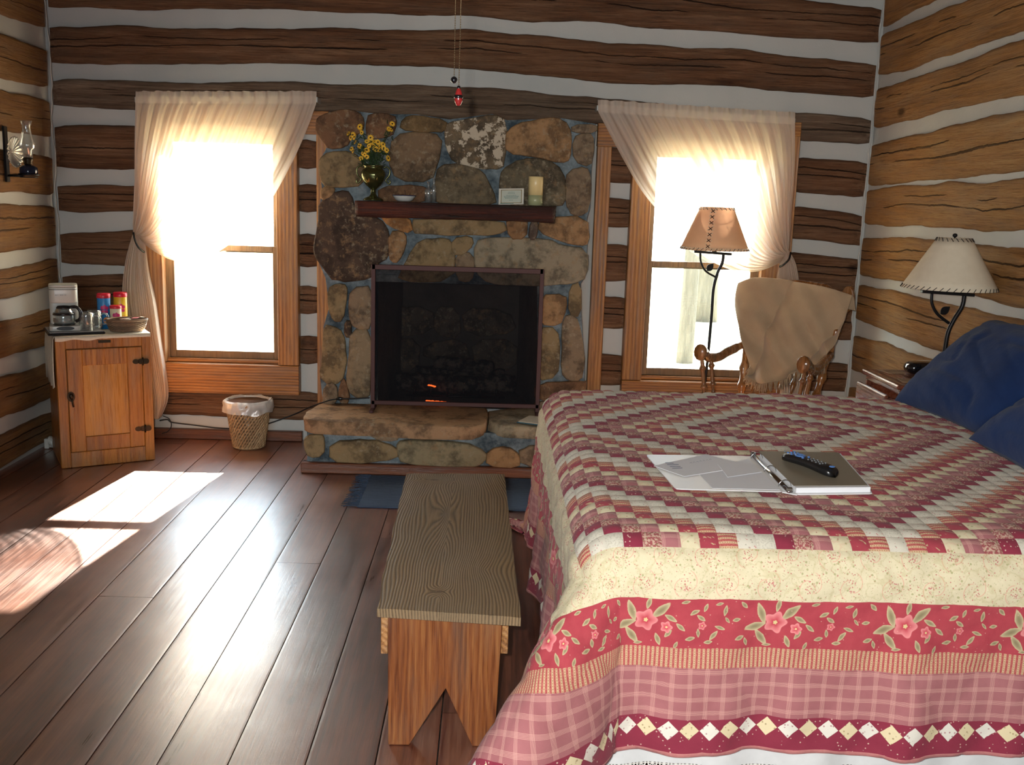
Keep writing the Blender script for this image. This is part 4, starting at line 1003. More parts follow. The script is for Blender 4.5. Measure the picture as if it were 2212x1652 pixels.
obj('pot_lid', MB().lathe([(0, .134), (.03, .132), (.038, .124), (.038, .118), (0, .118)], (0, -.012, 0), 28), m_blackp, pot, local=True)
obj('pot_handle', MB().tube(smooth_path([(.030, -.03, .125), (.065, -.055, .128), (.085, -.062, .10), (.080, -.058, .065), (.060, -.045, .050)], 16), .009, 8), m_blackp, pot, local=True)
for i, (x, y, lab) in enumerate(((.172, .075, 'clear glass mug upside down on the tray beside the coffee maker, in front'), (.225, .165, 'clear glass mug on the tray behind the other mug'))):
    mg = thing('glass_mug', lab, 'mug', ibp(x, y, zz0), ang, 'glass mugs beside the coffee maker')
    obj('cup', MB().lathe([(0, .098), (.034, .098), (.037, .09), (.041, 0), (.038, 0), (.035, .088), (0, .092)], (0, 0, 0), 28), m_tint, mg, local=True)
    obj('handle', MB().tube(smooth_path([(.038, -.006, .078), (.062, -.010, .075), (.070, -.012, .05), (.060, -.010, .022), (.039, -.006, .018)], 14), .0055, 8), m_tint, mg, local=True)
# canisters
m_red = simple('red_lid', (.62, .012, .035), .35); m_blue = simple('blue_label', (.02, .20, .50), .4); m_yel = simple('yellow_label', (.72, .45, .02), .4); m_crl = simple('cream_label', (.75, .66, .45), .4); m_mag = simple('magenta_print', (.55, .02, .14), .4); m_ora = simple('orange_print', (.72, .25, .04), .4)
def onto(rad, z, a, dr_=.0006):
    return Vector((rad * math.sin(a), -rad * math.cos(a), z)) * 1.0 + Vector((dr_ * math.sin(a), -dr_ * math.cos(a), 0))
def decal(rad, zc, ac, w, h, shape, n=20):
    pts = []
    for i in range(n):
        th = 6.283 * i / n; pts.append((ac + w / rad * math.cos(th), zc + h * math.sin(th)))
    mb = MB(); vs = [onto(rad, zc, ac, .0012)] + [onto(rad, z, a) for a, z in pts]
    return mb.add(vs, [(0, 1 + i, 1 + (i + 1) % n) for i in range(n)])
for i, (x, y, h, r, body, lab) in enumerate(((.29, .26, .20, .036, m_blue, 'blue creamer canister with red lid, left of the three on the icebox'), (.385, .30, .20, .037, m_yel, 'yellow creamer canister with red lid, right of the three'), (.345, .215, .135, .031, m_crl, 'short cream creamer canister with red lid in front of the two tall ones'))):
    c = thing('canister', lab, 'canister', ibp(x, y, .007), ang, 'red-lidded canisters on the icebox')
    b = obj('body', MB().lathe([(0, 0), (r, 0), (r, h * .87), (r * .93, h * .89), (0, h * .89)], (0, 0, 0), 32), body, c, local=True)
    obj('lid', MB().lathe([(0, h), (r * .92, h), (r * 1.03, h * .985), (r * 1.05, h * .88), (r * 1.03, h * .87), (0, h * .87)], (0, 0, 0), 32), m_red, c, local=True)
    lg = MB()
    for a_, z_, w_, hh_ in ((-.4, .60, .010, .012), (-.05, .62, .009, .013), (.3, .59, .010, .010), (-.2, .50, .013, .008), (.2, .49, .011, .009)):
        q_ = decal(r, h * z_, a_, w_, hh_, 0, 12); lg.add(q_.v, q_.f)
    obj('logo_print', lg, m_mag, b, local=True)
    obj('picture_print', decal(r, h * .24, .25, r * .55, h * .10, 0), m_ora, b, local=True)
# wicker basket dish
def _wick(c1, c2):
    def fn(t):
        v = t.co(); n = t.noise(v, 40, 3)
        return dict(color=t.mix((n * .7 + t.isl() * .4).clamp(), c1, c2), rough=.55, bump=(t.noise(v, 120, 2), .4, .003))
    return fn
m_wdark = mat('brown_wicker', _wick((.07, .035, .018), (.26, .16, .09)))
def weave(mb, ctr, prof, turns, n, strand, mi=0):
    """basket wall: stacked wavy rings over the profile radius(z)"""
    cx_, cy_, cz_ = ctr
    for k in range(turns):
        z = prof[0][1] + (prof[-1][1] - prof[0][1]) * (k + .5) / turns
        for a, b in zip(prof[:-1], prof[1:]):
            if a[1] <= z <= b[1]: r = a[0] + (b[0] - a[0]) * (z - a[1]) / (b[1] - a[1]); break
        ph = (k % 2) * math.pi
        pts = [(cx_ + (r + strand * .55 * math.sin(n / 2 * th + ph)) * math.cos(th), cy_ + (r + strand * .55 * math.sin(n / 2 * th + ph)) * math.sin(th), cz_ + z) for th in np.linspace(0, 6.28318, n * 4 + 1)]
        mb.tube(pts, strand * .62, 6, mi, cap=False)
    return mb
bw = ibp(.385, .10, .008)
wd = thing('wicker_dish', 'oval brown wicker dish on the right end of the icebox top', 'basket', bw, ang)
mb = weave(MB(), (0, 0, 0), [(.085, .004), (.098, .03), (.106, .062)], 11, 44, .0052); mb.v = [Vector((v.x, v.y * .72, v.z)) for v in mb.v]
obj('woven_side', mb, m_wdark, wd, local=True)
mb = MB().tube([(.108 * math.cos(a), .078 * math.sin(a), .066) for a in np.linspace(0, 6.2832, 60)], .0065, 8, cap=False); obj('rim', mb, m_wdark, wd, local=True)
obj('base', MB().lathe([(0, .002), (.084, .002), (.084, .008), (0, .009)], (0, 0, 0), 36).xf(Matrix.Diagonal((1, .72, 1, 1))), m_wdark, wd, local=True)
m_foil = simple('packet_foil', (.6, .58, .55), .3, .4); m_pinkp = simple('pink_packet', (.62, .22, .25), .5)
rd = random.Random(4)
for i in range(9):
    a = rd.uniform(0, 6.28); r = rd.uniform(0, .055); w_ = Matrix.Translation(wd.matrix_basis @ Vector((r * math.cos(a), r * .6 * math.sin(a), .046 + .0035 * i))) @ Matrix.Rotation(rd.uniform(0, 3), 4, 'Z') @ Matrix.Rotation(rd.uniform(-.12, .12), 4, 'X')
    o = obj('sweetener_packet', MB().box((-.026, -.017, -.0012), (.026, .017, .0012), bev=.001).xf(w_), m_pinkp if i % 3 == 2 else m_foil)
    tag(o, 'small pink paper packet heaped in the wicker dish' if i % 3 == 2 else 'small pale foil packet heaped in the wicker dish', 'packet', 'pink packets in the wicker dish' if i % 3 == 2 else 'pale packets in the wicker dish')
# ---------------------------------------------------------------- waste basket
m_wick = mat('honey_wicker', _wick((.20, .10, .04), (.52, .36, .19)))
bc = P(538, 965, z=0); wbk = thing('waste_basket', 'round honey-coloured wicker waste basket on the floor left of the hearth', 'basket', (bc.x, bc.y, 0))
Hb = .285; mb = MB()
obj('base', MB().lathe([(0, .003), (.088, .003), (.090, .02), (0, .022)], (0, 0, 0), 36), m_wick, wbk, local=True)
# slanted twill weave: staggered short strands, one mesh
prof = lambda z: .086 + (.128 - .086) * (z / Hb)
for s_ in range(2):
    for k in range(36):
        a0 = 6.283 * k / 36; pts = []
        for i in range(31):
            z = .015 + (Hb - .02) * i / 30; a = a0 + (.9 if s_ == 0 else -.35) * (z / Hb) * 2
            r = prof(z) + (.0026 if s_ == 0 else -.001) + .0032 * math.sin(i * 1.75 + k * math.pi * (1 if s_ == 0 else .5))
            pts.append((r * math.cos(a), r * math.sin(a), z))
        mb.tube(pts, .0062 if s_ == 0 else .0045, 5, cap=False)
obj('woven_wall', mb, m_wick, wbk, local=True)
obj('foot_ring', MB().tube([((.088 + .003 * math.sin(a * 24)) * math.cos(a), (.088 + .003 * math.sin(a * 24)) * math.sin(a), .012) for a in np.linspace(0, 6.2832, 120)], .008, 6, cap=False), m_wick, wbk, local=True)
obj('inner_shell', MB().lathe([(prof(0) - .008, .012), (prof(Hb) - .008, Hb)], (0, 0, 0), 36), simple('wicker_shade', (.12, .06, .03), .9), wbk, local=True)
def linm():
    m = bpy.data.materials.new('white_bin_liner'); m.use_nodes = True; nt = m.node_tree; t = T(nt); nt.nodes.remove(nt.nodes['Principled BSDF'])
    gl = t.n('ShaderNodeBsdfGlossy', {0: (.9, .9, .9, 1), 1: .3}); df = t.n('ShaderNodeBsdfDiffuse', {0: (.74, .72, .68, 1)}); tl = t.n('ShaderNodeBsdfTranslucent', {0: (.8, .78, .74, 1)})
    a = t.n('ShaderNodeMixShader', {0: .45, 1: df, 2: tl}); b = t.n('ShaderNodeMixShader', {0: .08, 1: a, 2: gl}); nt.links.new(b.k, nt.nodes['Material Output'].inputs[0]); return m
m_liner = linm()
lp = [(prof(Hb * .2) - .02, Hb * .2), (prof(Hb * .5) - .014, Hb * .5), (prof(Hb) - .012, Hb - .02), (prof(Hb) - .006, Hb + .008), (prof(Hb) + .004, Hb + .014), (prof(Hb) + .013, Hb + .004), (prof(Hb) + .014, Hb - .025), (prof(Hb) + .016, Hb - .05)]
def lf_(u, v):
    x = v * (len(lp) - 1); i = min(len(lp) - 2, int(x)); f = x - i; r = lp[i][0] * (1 - f) + lp[i + 1][0] * f; z = lp[i][1] * (1 - f) + lp[i + 1][1] * f; a = u * 6.2832
    n = mn.noise(Vector((math.cos(a) * 3, math.sin(a) * 3, v * 3))); w = .35 + v
    n += .5 * mn.noise(Vector((math.cos(a) * 8, math.sin(a) * 8, v * 6)))
    return (math.cos(a) * (r + .014 * n * w), math.sin(a) * (r + .014 * n * w), z + .010 * n * v + (.03 * mn.noise(Vector((math.cos(a) * 1.5, math.sin(a) * 1.5, 7))) - .012) * (v > .8) * (v - .8) * 5)
lo = obj('bin_liner', MB().grid(lf_, 90, 40, cu=True), m_liner); lo.location = (bc.x, bc.y, 0); tag(lo, 'crumpled translucent white bin liner folded over the waste basket rim', 'bin liner')
# ---------------------------------------------------------------- cord, plug, night light
m_cord = simple('black_rubber_cord', (.010, .010, .011), .5)
pw = lambda px, py, y=D - .07: P(px, py, y=y)
pts = [pw(345, 908), pw(362, 906), pw(372, 912), pw(420, 918), pw(470, 924), pw(520, 925), pw(570, 917), pw(600, 908), pw(640, 893), pw(668, 880, D - .16), P(700, 868, y=5.84), P(725, 862, y=5.82), P(760, 861, y=5.80), P(798, 859, y=5.80)]
zf = [Vector((p.x, p.y, p.z)) for p in pts]
tag(obj('power_cord', MB().tube(smooth_path(zf, 90), .0042, 6), m_cord), 'thin black power cord running from the curtain past the waste basket up onto the hearth', 'cord')
c = pw(734, 863); c = P(734, 861, y=5.815); tag(obj('cord_switch', MB().ball(c, (.022, .010, .011), 12), m_blackp), 'small black inline switch on the cord where it crosses the hearth', 'switch')
lp_ = [pw(352, 898), pw(366, 905), pw(370, 920), pw(362, 932), pw(350, 936)]
tag(obj('plug_cord', MB().tube(smooth_path(lp_, 20), .0028, 6), m_cord), 'small loop of thin black cord hanging under the curtain hem', 'cord')
nl = P(106, 957, x=XL + .04); t = thing('night_light', 'small white night light plugged in low on the left wall in the dark corner', 'night light', nl)
obj('shade', MB().grid(lambda u, v: (nl.x + .028 * math.sin(math.pi * v) + .004, nl.y + .03 * math.sin(6.283 * u) * math.sin(math.pi * v * .5 + .3), nl.z + .035 * (v - .5) + .028 * math.cos(6.283 * u) * math.sin(math.pi * v * .5 + .3)), 16, 8, cu=True), m_white, t)
obj('base', MB().box((XL + .018, nl.y - .02, nl.z - .03), (XL + .045, nl.y + .02, nl.z + .03), bev=.004), m_white, t)
# ---------------------------------------------------------------- bench
def _bt(t):
    v = t.co(); x, y, z = t.sep(v)
    warp = t.noise(t.scale(v, (3.2, .9, 1)), 1.0, 3, .45)
    kn = [(((x - a) * (1 / rx)).pow(2) + ((y - b) * (1 / ry)).pow(2)).sqrt() for a, b, rx, ry in ((-.11, .60, .020, .012), (-.03, -.54, .010, .010), (-.055, .17, .018, .085), (.10, -.36, .03, .05))]
    bend = 0.0
    for q_, am in zip(kn, (.05, .035, .05, .04)): bend = (t.mapr(q_, 0, 6, 1, 0).pow(2) * am) + bend
    kd = kn[0].mn(kn[1])
    ring = (((x + .03).abs() * 5.2 + warp * .75 + (y * .03) + bend * 6) * 140).sin() * .5 + .5
    fine = t.mapr(t.noise(t.scale(v, (130, 5, 90)), 1, 4, .7), .34, .66)
    blot = t.noise(v, 5, 4, .6)
    c = t.mix(ring.pow(.5) * .9, (.06, .035, .018), (.32, .215, .115)); c = t.mix(t.mapr(blot, .35, .65) * .45, c, (.15, .115, .075))
    k = (1 - t.mapr(kd, .7, 1.1)).clamp(); c = t.mix(k * .8, c, (.085, .045, .025)); c = t.mix((1 - t.mapr(kn[2], .3, 1.3)).clamp() * .45, c, (.12, .09, .06))
    sp = (1 - t.mapr(t.vor(v, 7), .03, .06)).clamp(); c = t.mix(sp * .5, c, (.04, .028, .02))
    c = t.mix(fine * .35, c, (.26, .19, .11))
    return dict(color=c, rough=.6, bump=(ring + fine * .4, .5, .002), spec=.3)
m_bench = mat('weathered_bench_top', _bt)
m_leg = wood('orange_pine_leg', (.10, .022, .006), (.25, .078, .020), (.40, .17, .050), 2, rough=.5, rings=60, rw=.24, bump=.4, knots=True, wob=5)
m_legy = wood('orange_pine_rail', (.20, .08, .025), (.42, .19, .06), (.60, .34, .14), 1, rough=.5, rings=50, rw=.3, bump=.3, knots=False)
zB_ = .43
bk = [P(812, 1313, z=zB_), P(1125, 1333, z=zB_), P(1090, 1023, z=zB_), P(876, 1022, z=zB_)]
be = thing('bench', 'long weathered pine plank bench with boot-jack legs at the foot of the bed', 'bench', ((bk[0].x + bk[1].x) / 2, 3.25, 0))
th = .026; mb = MB(); n = 50; vs = []
for i in range(n + 1):
    f = i / n
    l = bk[0].lerp(bk[3], f); r = bk[1].lerp(bk[2], f)
    e1 = .006 * mn.noise(Vector((f * 9, 0, 0))) + (.012 * (f - .5) ** 2); e2 = .004 * mn.noise(Vector((f * 9, 5, 0)))
    for j in range(13):
        g = j / 12; p = l.lerp(r, g); p.x += e1 * (1 - g) + e2 * g; b_ = .002 if j in (0, 12) else 0
        vs.append(Vector((p.x, p.y, zB_ - b_ + .0015 * mn.noise(Vector((g * 5, f * 7, 2))))))
    for j in range(12, -1, -1):
        g = j / 12; p = l.lerp(r, g); p.x += e1 * (1 - g) + e2 * g; vs.append(Vector((p.x, p.y, zB_ - th)))
k = 26
mb.add(vs, [(i * k + j, i * k + (j + 1) % k, (i + 1) * k + (j + 1) % k, (i + 1) * k + j) for i in range(n) for j in range(k)] + [tuple(range(k))[::-1], tuple(n * k + j for j in range(k))], 0, False)
obj('seat_plank', mb, m_bench, be)
def leg(yq, name='leg'):
    q_ = lambda px, py: P(px, py, y=2.63)
    xl0, xr0 = q_(839, 1606).x, q_(1067, 1612).x; xl1, xr1 = q_(838, 1335).x, q_(1086, 1340).x; xa_ = q_(963, 1485).x; za = q_(963, 1485).z; xi0, xi1 = q_(884, 1610).x, q_(1020, 1612).x; zt = zB_ - th - .001
    yo = yq
    mb = MB(); pts = [(xl0, yo, 0), (xi0, yo, 0), (xa_, yo, za), (xi1, yo, 0), (xr0, yo, 0), (xr1, yo, zt), (xl1, yo, zt)]
    P_ = [Vector(p) for p in pts]; d = Vector((0, .028, 0)); b = [p + d for p in P_]
    vs = P_ + b
    fs = [(0, 1, 2, 6), (2, 5, 6), (2, 3, 4, 5), (13, 9, 8, 7), (13, 12, 9), (12, 11, 10, 9)] + [(i, (i + 1) % 7 + 0, (i + 1) % 7 + 7, i + 7)[::-1] for i in range(7)]
    mb.add(vs, fs, smooth=False); return obj(name, mb, m_leg, be, bevel=.002)
leg(2.625); leg(3.78)
for px0, px1 in ((823, 838), (1081, 1099)):
    y_ = 2.66; a = P(px0, 1340, y=y_).x; b = P(px1, 1340, y=y_).x
    zlo = P(px0, 1412, y=y_).z
    mb = MB(); dx = (bk[3].x - bk[0].x) * .55 if px0 < 900 else (bk[2].x - bk[1].x) * .55
    mb.add([(a, y_, zlo), (b, y_, zlo), (b, y_, zB_ - th), (a, y_, zB_ - th), (a, 3.86, zlo), (b, 3.86, zlo), (b, 3.86, zB_ - th), (a, 3.86, zB_ - th)], [(0, 1, 2, 3), (5, 4, 7, 6), (1, 5, 6, 2), (4, 0, 3, 7), (0, 4, 5, 1), (3, 2, 6, 7)], smooth=False)
    obj('side_rail', mb, m_legy, be, bevel=.002)
# ---------------------------------------------------------------- rag rug
m_rug = mat('blue_woven_rag', lambda t: dict(color=t.mix(t.noise(t.scale(t.co(), (6, 90, 1)), 1, 4), (.012, .028, .065), (.07, .115, .19)), rough=.95, bump=(t.noise(t.scale(t.co(), (30, 120, 1)), 1, 3), .8, .006)))
ra = P(800, 1030, z=0); rb = P(792, 1097, z=0); rug = thing('rag_rug', 'blue woven rag rug with fringed end on the floor before the hearth', 'rug', ((ra.x + .3) / 2, (ra.y + rb.y) / 2, 0))
ry0, ry1 = rb.y, ra.y + .02; rx0 = ra.x; rx1 = .42
mb = MB().grid(lambda u, v: (rx0 + (rx1 - rx0) * u, ry0 + (ry1 - ry0) * v + .006 * mn.noise(Vector((u * 6, 0, 0))), .007 + .002 * math.sin(v * 150) + .004 * mn.noise(Vector((u * 7, v * 3, 1)))), 80, 60)
mb.box((rx0, ry0 + .004, .0005), (rx1, ry1 - .004, .005)); obj('weave', mb, m_rug, rug)
fr = MB(); rd = random.Random(2)
for i in range(90):
    y_ = ry0 + (ry1 - ry0) * (i + .5) / 90; L_ = rd.uniform(.04, .085); dy = rd.uniform(-.02, .02)
    fr.tube([(rx0 + .004, y_, .007), (rx0 - L_ * .5, y_ + dy * .4, .006 + rd.uniform(0, .006)), (rx0 - L_, y_ + dy, .0025)], .0017, 4)
obj('fringe', fr, m_rug, rug)['kind'] = 'stuff'
# booklet on the hearth
bp = [P(1130, 903, z=.31), P(1160, 898, z=.31), P(1180, 912, z=.31), P(1142, 922, z=.31)]
bkx, bky = bp[0].x, bp[0].y
bo = thing('booklet', 'thin booklet with blue edge lying on the hearth by the bed', 'book', (bkx + .1, bky - .03, .30))
Mb = Matrix.Translation((bkx + .07, bky - .045, .3075)) @ Matrix.Rotation(R(-24), 4, 'Z')
obj('cover', MB().box((-.075, -.10, 0), (.09, .075, .003)).xf(Mb), simple('blue_cover', (.03, .14, .22), .4), bo)
obj('page_block', MB().box((-.068, -.093, .0032), (.088, .073, .009), bev=.001).xf(Mb), simple('tan_paper', (.50, .44, .33), .7), bo)
# ---------------------------------------------------------------- bed
ZB = .715; QX, QY = 1.065, 3.60; SQ = .0487
BX0 = .235; BY0, BY1 = 2.375, 4.38; BR_ = .12
m_sheet = mat('white_cotton', lambda t: dict(color=t.mix(t.noise(t.co(), 40, 3), (.62, .64, .64), (.72, .74, .74)), rough=.9))
m_bedw = wood('bed_frame_wood', (.05, .02, .01), (.14, .06, .025), (.22, .11, .05), 1, rough=.4)
bed = thing('bed', 'large bed against the right wall under the patchwork quilt', 'bed', (1.2, (BY0 + BY1) / 2, 0))
def rb3(x0, x1, y0, y1, z0, z1, r=.06):
    mb = rbox(x0, x1, y0, y1, z0, z1, r, 6); return mb
obj('mattress', rb3(BX0 + .03, 2.2, BY0 + .03, BY1 - .03, .42, ZB - .035, .09), m_sheet, bed, bevel=.03)
obj('box_spring', rb3(BX0 + .04, 2.19, BY0 + .04, BY1 - .04, .2, .42, .06), m_sheet, bed)
obj('headboard', MB().box((2.19, BY0 + .02, .0), (2.235, BY1 - .02, .98), bev=.01), m_bedw, bed)
for a in (BX0 + .10, 2.1):
    for b in (BY0 + .10, BY1 - .10): obj('leg', MB().lathe([(.03, 0), (.035, .1), (.035, .2)], (a, b, 0), 12), m_bedw, bed)
# bed skirt with crochet lace
def lace():
    m = bpy.data.materials.new('crochet_lace'); m.use_nodes = True; nt = m.node_tree; t = T(nt); p = nt.nodes['Principled BSDF']
    u, v, _ = t.sep(t.co('UV')); c = .034
    a = (u.mod(c) - c / 2); b = (v.mod(c) - c / 2)
    r = (a * a + b * b).sqrt(); rad = (r - .0125).abs().lt(.0022)
    d1 = (a + b).abs().lt(.0018); d2 = (a - b).abs().lt(.0018); h = b.abs().gt(c / 2 - .0016); w = a.abs().lt(.0013); e = b.abs().lt(.0013)
    k = rad.mx(d1).mx(d2).mx(h).mx(w).mx(e)
    p.inputs['Base Color'].default_value = (.74, .73, .68, 1); p.inputs['Roughness'].default_value = .9
    tr = t.n('ShaderNodeBsdfTransparent'); mx = nt.nodes.new('ShaderNodeMixShader'); nt.links.new(k.k, mx.inputs[0]); nt.links.new(tr.k, mx.inputs[1]); nt.links.new(p.outputs[0], mx.inputs[2]); nt.links.new(mx.outputs[0], nt.nodes['Material Output'].inputs[0])
    return m
m_lace = lace()
def skirt(z0, z1, wave, off):
    per = [(2.15, BY0 + off), (BX0 + off + .03, BY0 + off), (BX0 + off, BY0 + off + .03), (BX0 + off, BY1 - off)]
    ds = [0]
    for a, b in zip(per[:-1], per[1:]): ds.append(ds[-1] + math.dist(a, b))
    mb = MB(); uv = []; n = 420; vs = []
    for i in range(n + 1):
        s = ds[-1] * i / n; j = 0
        while j < 2 and s > ds[j + 1]: j += 1
        f = (s - ds[j]) / (ds[j + 1] - ds[j]); a, b = per[j], per[j + 1]; x = a[0] + (b[0] - a[0]) * f; y = a[1] + (b[1] - a[1]) * f
        nx, ny = (0, -1) if j == 0 else ((-1, 0) if j == 2 else (-.7, -.7)); nv = 12
        for k in range(nv + 1):
            z = z1 + (z0 - z1) * k / nv; w = wave * (.2 + .8 * (.5 - z) / .5) * (math.sin(s * 21 + 1.3 * math.sin(s * 5)) + .4 * math.sin(s * 47)) + .01 * (.5 - z)
            vs.append((x + nx * w, y + ny * w, z)); uv.append((s * 1.12, z))
    k = 13; mb.add(vs, [(i * k + q, (i + 1) * k + q, (i + 1) * k + q + 1, i * k + q + 1) for i in range(n) for q in range(12)]); mb.uv = uv; return mb
obj('bed_skirt', skirt(.088, .42, .010, .035), m_sheet, bed)
obj('lace_trim', skirt(.0195, .0885, .010, .035), m_lace, bed, label='open crochet lace edge of the bed skirt')
# ---------------------------------------------------------------- quilt fabrics (UV = metres on the cloth)
WINE = (.235, .028, .055); RED = (.33, .045, .068); PINK = (.47, .155, .165); CRM = (.76, .62, .38); WHT = (.68, .64, .54)
def seam_bump(t, u, v):
    a = (u / SQ + .5).mod(1.0) - .5; b = (v / SQ + .5).mod(1.0) - .5
    return (1 - a.abs().mx(b.abs()).pow(4) * 12).mx(0.0)
def fabric(name, fn, patch=True, **k):
    def f(t):
        u, v, _ = t.sep(t.co('UV')); d = fn(t, u, v)
        thread = t.noise(t.comb(u, v), 420, 2)
        h = thread * .25 + (seam_bump(t, u, v) if patch else t.noise(t.comb(u, v), 55, 3) * .8)
        d.setdefault('bump', (h, .55 if patch else .4, .004)); d['rough'] = .92; d['spec'] = .12; d['sheen'] = .08
        return d
    return mat(name, f)
def dots(t, u, v, sc, r0, r1, seed=0.):
    return (1 - t.mapr(t.vor(t.comb(u + seed, v + seed * .7), sc), r0, r1)).clamp()
def f_wine(t, u, v):
    c = t.mix(t.noise(t.comb(u, v), 14, 3), WINE, (.30, .045, .075)); return dict(color=t.mix(dots(t, u, v, 75, .10, .17) * .9, c, (.75, .55, .45)))
def f_paisley(t, u, v):
    n = t.noise(t.comb(u, v), 150, 4, .6); m = dots(t, u, v, 110, .25, .35)
    return dict(color=t.mix(t.mapr(n, .48, .54), t.mix(m, (.33, .09, .095), (.26, .19, .10)), (.58, .40, .31)))
def f_plaid(t, u, v):
    def ln(w, per, n_, sp):
        x = w.mod(per); g = None
        for i in range(n_):
            l = (x - (.006 + i * sp)).abs().lt(.00045); g = l if g is None else g.mx(l)
        return g
    a = ln(u, .044, 5, .0024); b = ln(v, .036, 5, .0024); n = t.noise(t.comb(u, v), 9, 3)
    c = t.mix(n, (.33, .115, .125), (.44, .18, .19)); c = t.mix(a * .75, c, (.72, .42, .36)); return dict(color=t.mix(b * .75, c, (.72, .42, .36)))
def f_cream(t, u, v):
    n = t.noise(t.comb(u, v), 60, 3); sw = t.noise(t.comb(u, v), 24, 2, .4); line = ((sw - .5).abs() * 26).mn(1.0)
    c = t.mix(n, (.64, .56, .36), (.76, .69, .49)); c = t.mix((1 - line) * .35, c, (.66, .36, .26))
    c = t.mix(dots(t, u, v, 85, .12, .2) * .85, c, (.42, .10, .10)); return dict(color=t.mix(dots(t, u, v, 60, .13, .24, 3.3) * .7, c, (.34, .33, .14)))
def f_redleaf(t, u, v):
    w = t.noise(t.comb(u, v), 30, 2); e = t.noise(t.comb(u * 1.0 + v * .5, v * 2.2 - u), 45, 3, .5)
    c = t.mix(w, RED, (.42, .07, .09)); return dict(color=t.mix(t.mapr(e, .60, .64) * .85, c, (.60, .48, .28)))
def f_stripe(t, u, v, per=.0125):
    x = v.mod(per); s_ = x.lt(per * .5); n = t.noise(t.comb(u, v), 260, 3); k = ((u.mod(.006) - .003).abs().lt(.0012)) * ((x - per * .25).abs().lt(per * .12))
    c = t.mix(s_, (.42, .085, .085), (.62, .44, .27)); c = t.mix(k * .8, c, (.30, .16, .07)); return dict(color=t.mix(t.mapr(n, .45, .6) * .35, c, (.66, .30, .22)))
def f_wfloral(t, u, v):
    c = t.mix(dots(t, u, v, 110, .15, .24) * .8, WHT, (.55, .16, .17)); return dict(color=t.mix(dots(t, u, v, 90, .15, .22, 2.2) * .7, c, (.30, .28, .22)))
def f_white(t, u, v):
    n = t.noise(t.comb(u, v), 190, 3, .5); return dict(color=t.mix(t.mapr(n, .5, .6) * .5, (.66, .63, .53), (.42, .38, .31)))
def ell(t, a, b, cx, cy, rx, ry, ang):
    c, s_ = math.cos(ang), math.sin(ang); x = a - cx; y = b - cy
    p = (x * c + y * s_) / rx; q_ = (y * c - x * s_) / ry
    return p * p + q_ * q_ * (1 + p * p * 1.6)
def f_bigred(t, u, v):
    """v runs 0..1.135 across the floral band; tile of roses along u"""
    per = .33; x = u.mod(per); n = t.noise(t.comb(u, v), 20, 3)
    c = t.mix(n, (.36, .040, .062), (.50, .085, .10))
    wob = (t.noise(t.comb(u, v), 90, 2) - .5) * .5
    k = None
    for cx, cy, rx, ry, an in ((.075, .095, .030, .011, 1.9), (.060, .060, .030, .011, .35), (.078, .030, .028, .010, -.9), (.150, .100, .032, .012, .75), (.175, .080, .018, .007, -.5), (.200, .058, .015, .006, -.7), (.170, .040, .014, .006, .9), (.145, .022, .018, .007, -1.2), (.118, .118, .018, .007, 1.3), (.235, .095, .014, .006, .5), (.252, .080, .013, .006, -.6), (.262, .108, .012, .005, 1.2), (.225, .028, .013, .006, .2), (.245, .042, .012, .005, 1.7), (.030, .115, .013, .006, -.8), (.020, .030, .013, .006, .4), (.037, .020, .012, .005, 1.9), (.012, .075, .011, .005, .2), (.212, .122, .012, .005, .2), (.285, .035, .016, .006, .9), (.300, .055, .014, .005, -.3), (.272, .018, .012, .005, .1), (.312, .100, .015, .006, 1.4), (.296, .118, .011, .004, .2), (.318, .075, .010, .004, -.9), (.095, .010, .012, .004, .1), (.190, .010, .012, .005, 1.2)):
        e = ell(t, x, v, cx, cy, rx, ry, an); k = e if k is None else k.mn(e)
    lm = (1 - t.mapr(k + wob, .75, 1.0)).clamp(); inner = t.mapr(k, 0, 1)
    c = t.mix(lm, c, t.mix(inner, (.28, .23, .13), (.66, .56, .34)))
    for cx, cy, R0 in ((.112, .072, .028), (.165, .056, .014), (.255, .060, .010)):
        dx, dy = x - cx, v - cy; r = (dx * dx + dy * dy).sqrt()
        an = t.n('ShaderNodeMath', {0: dy, 1: dx}, operation='ARCTAN2'); pet = (an * 5).cos() * .16 + 1
        q_ = r / (pet * R0); m = (1 - t.mapr(q_, .92, 1.0)).clamp()
        c = t.mix(m, c, t.mix(t.mapr(q_, .2, 1), (.55, .06, .09), (.80, .30, .30))); c = t.mix((1 - t.mapr(q_, .16, .22)).clamp(), c, (.75, .60, .30))
    sp = dots(t, u, v, 60, .06, .12); c = t.mix(sp * .5, c, (.8, .5, .4))
    return dict(color=c)
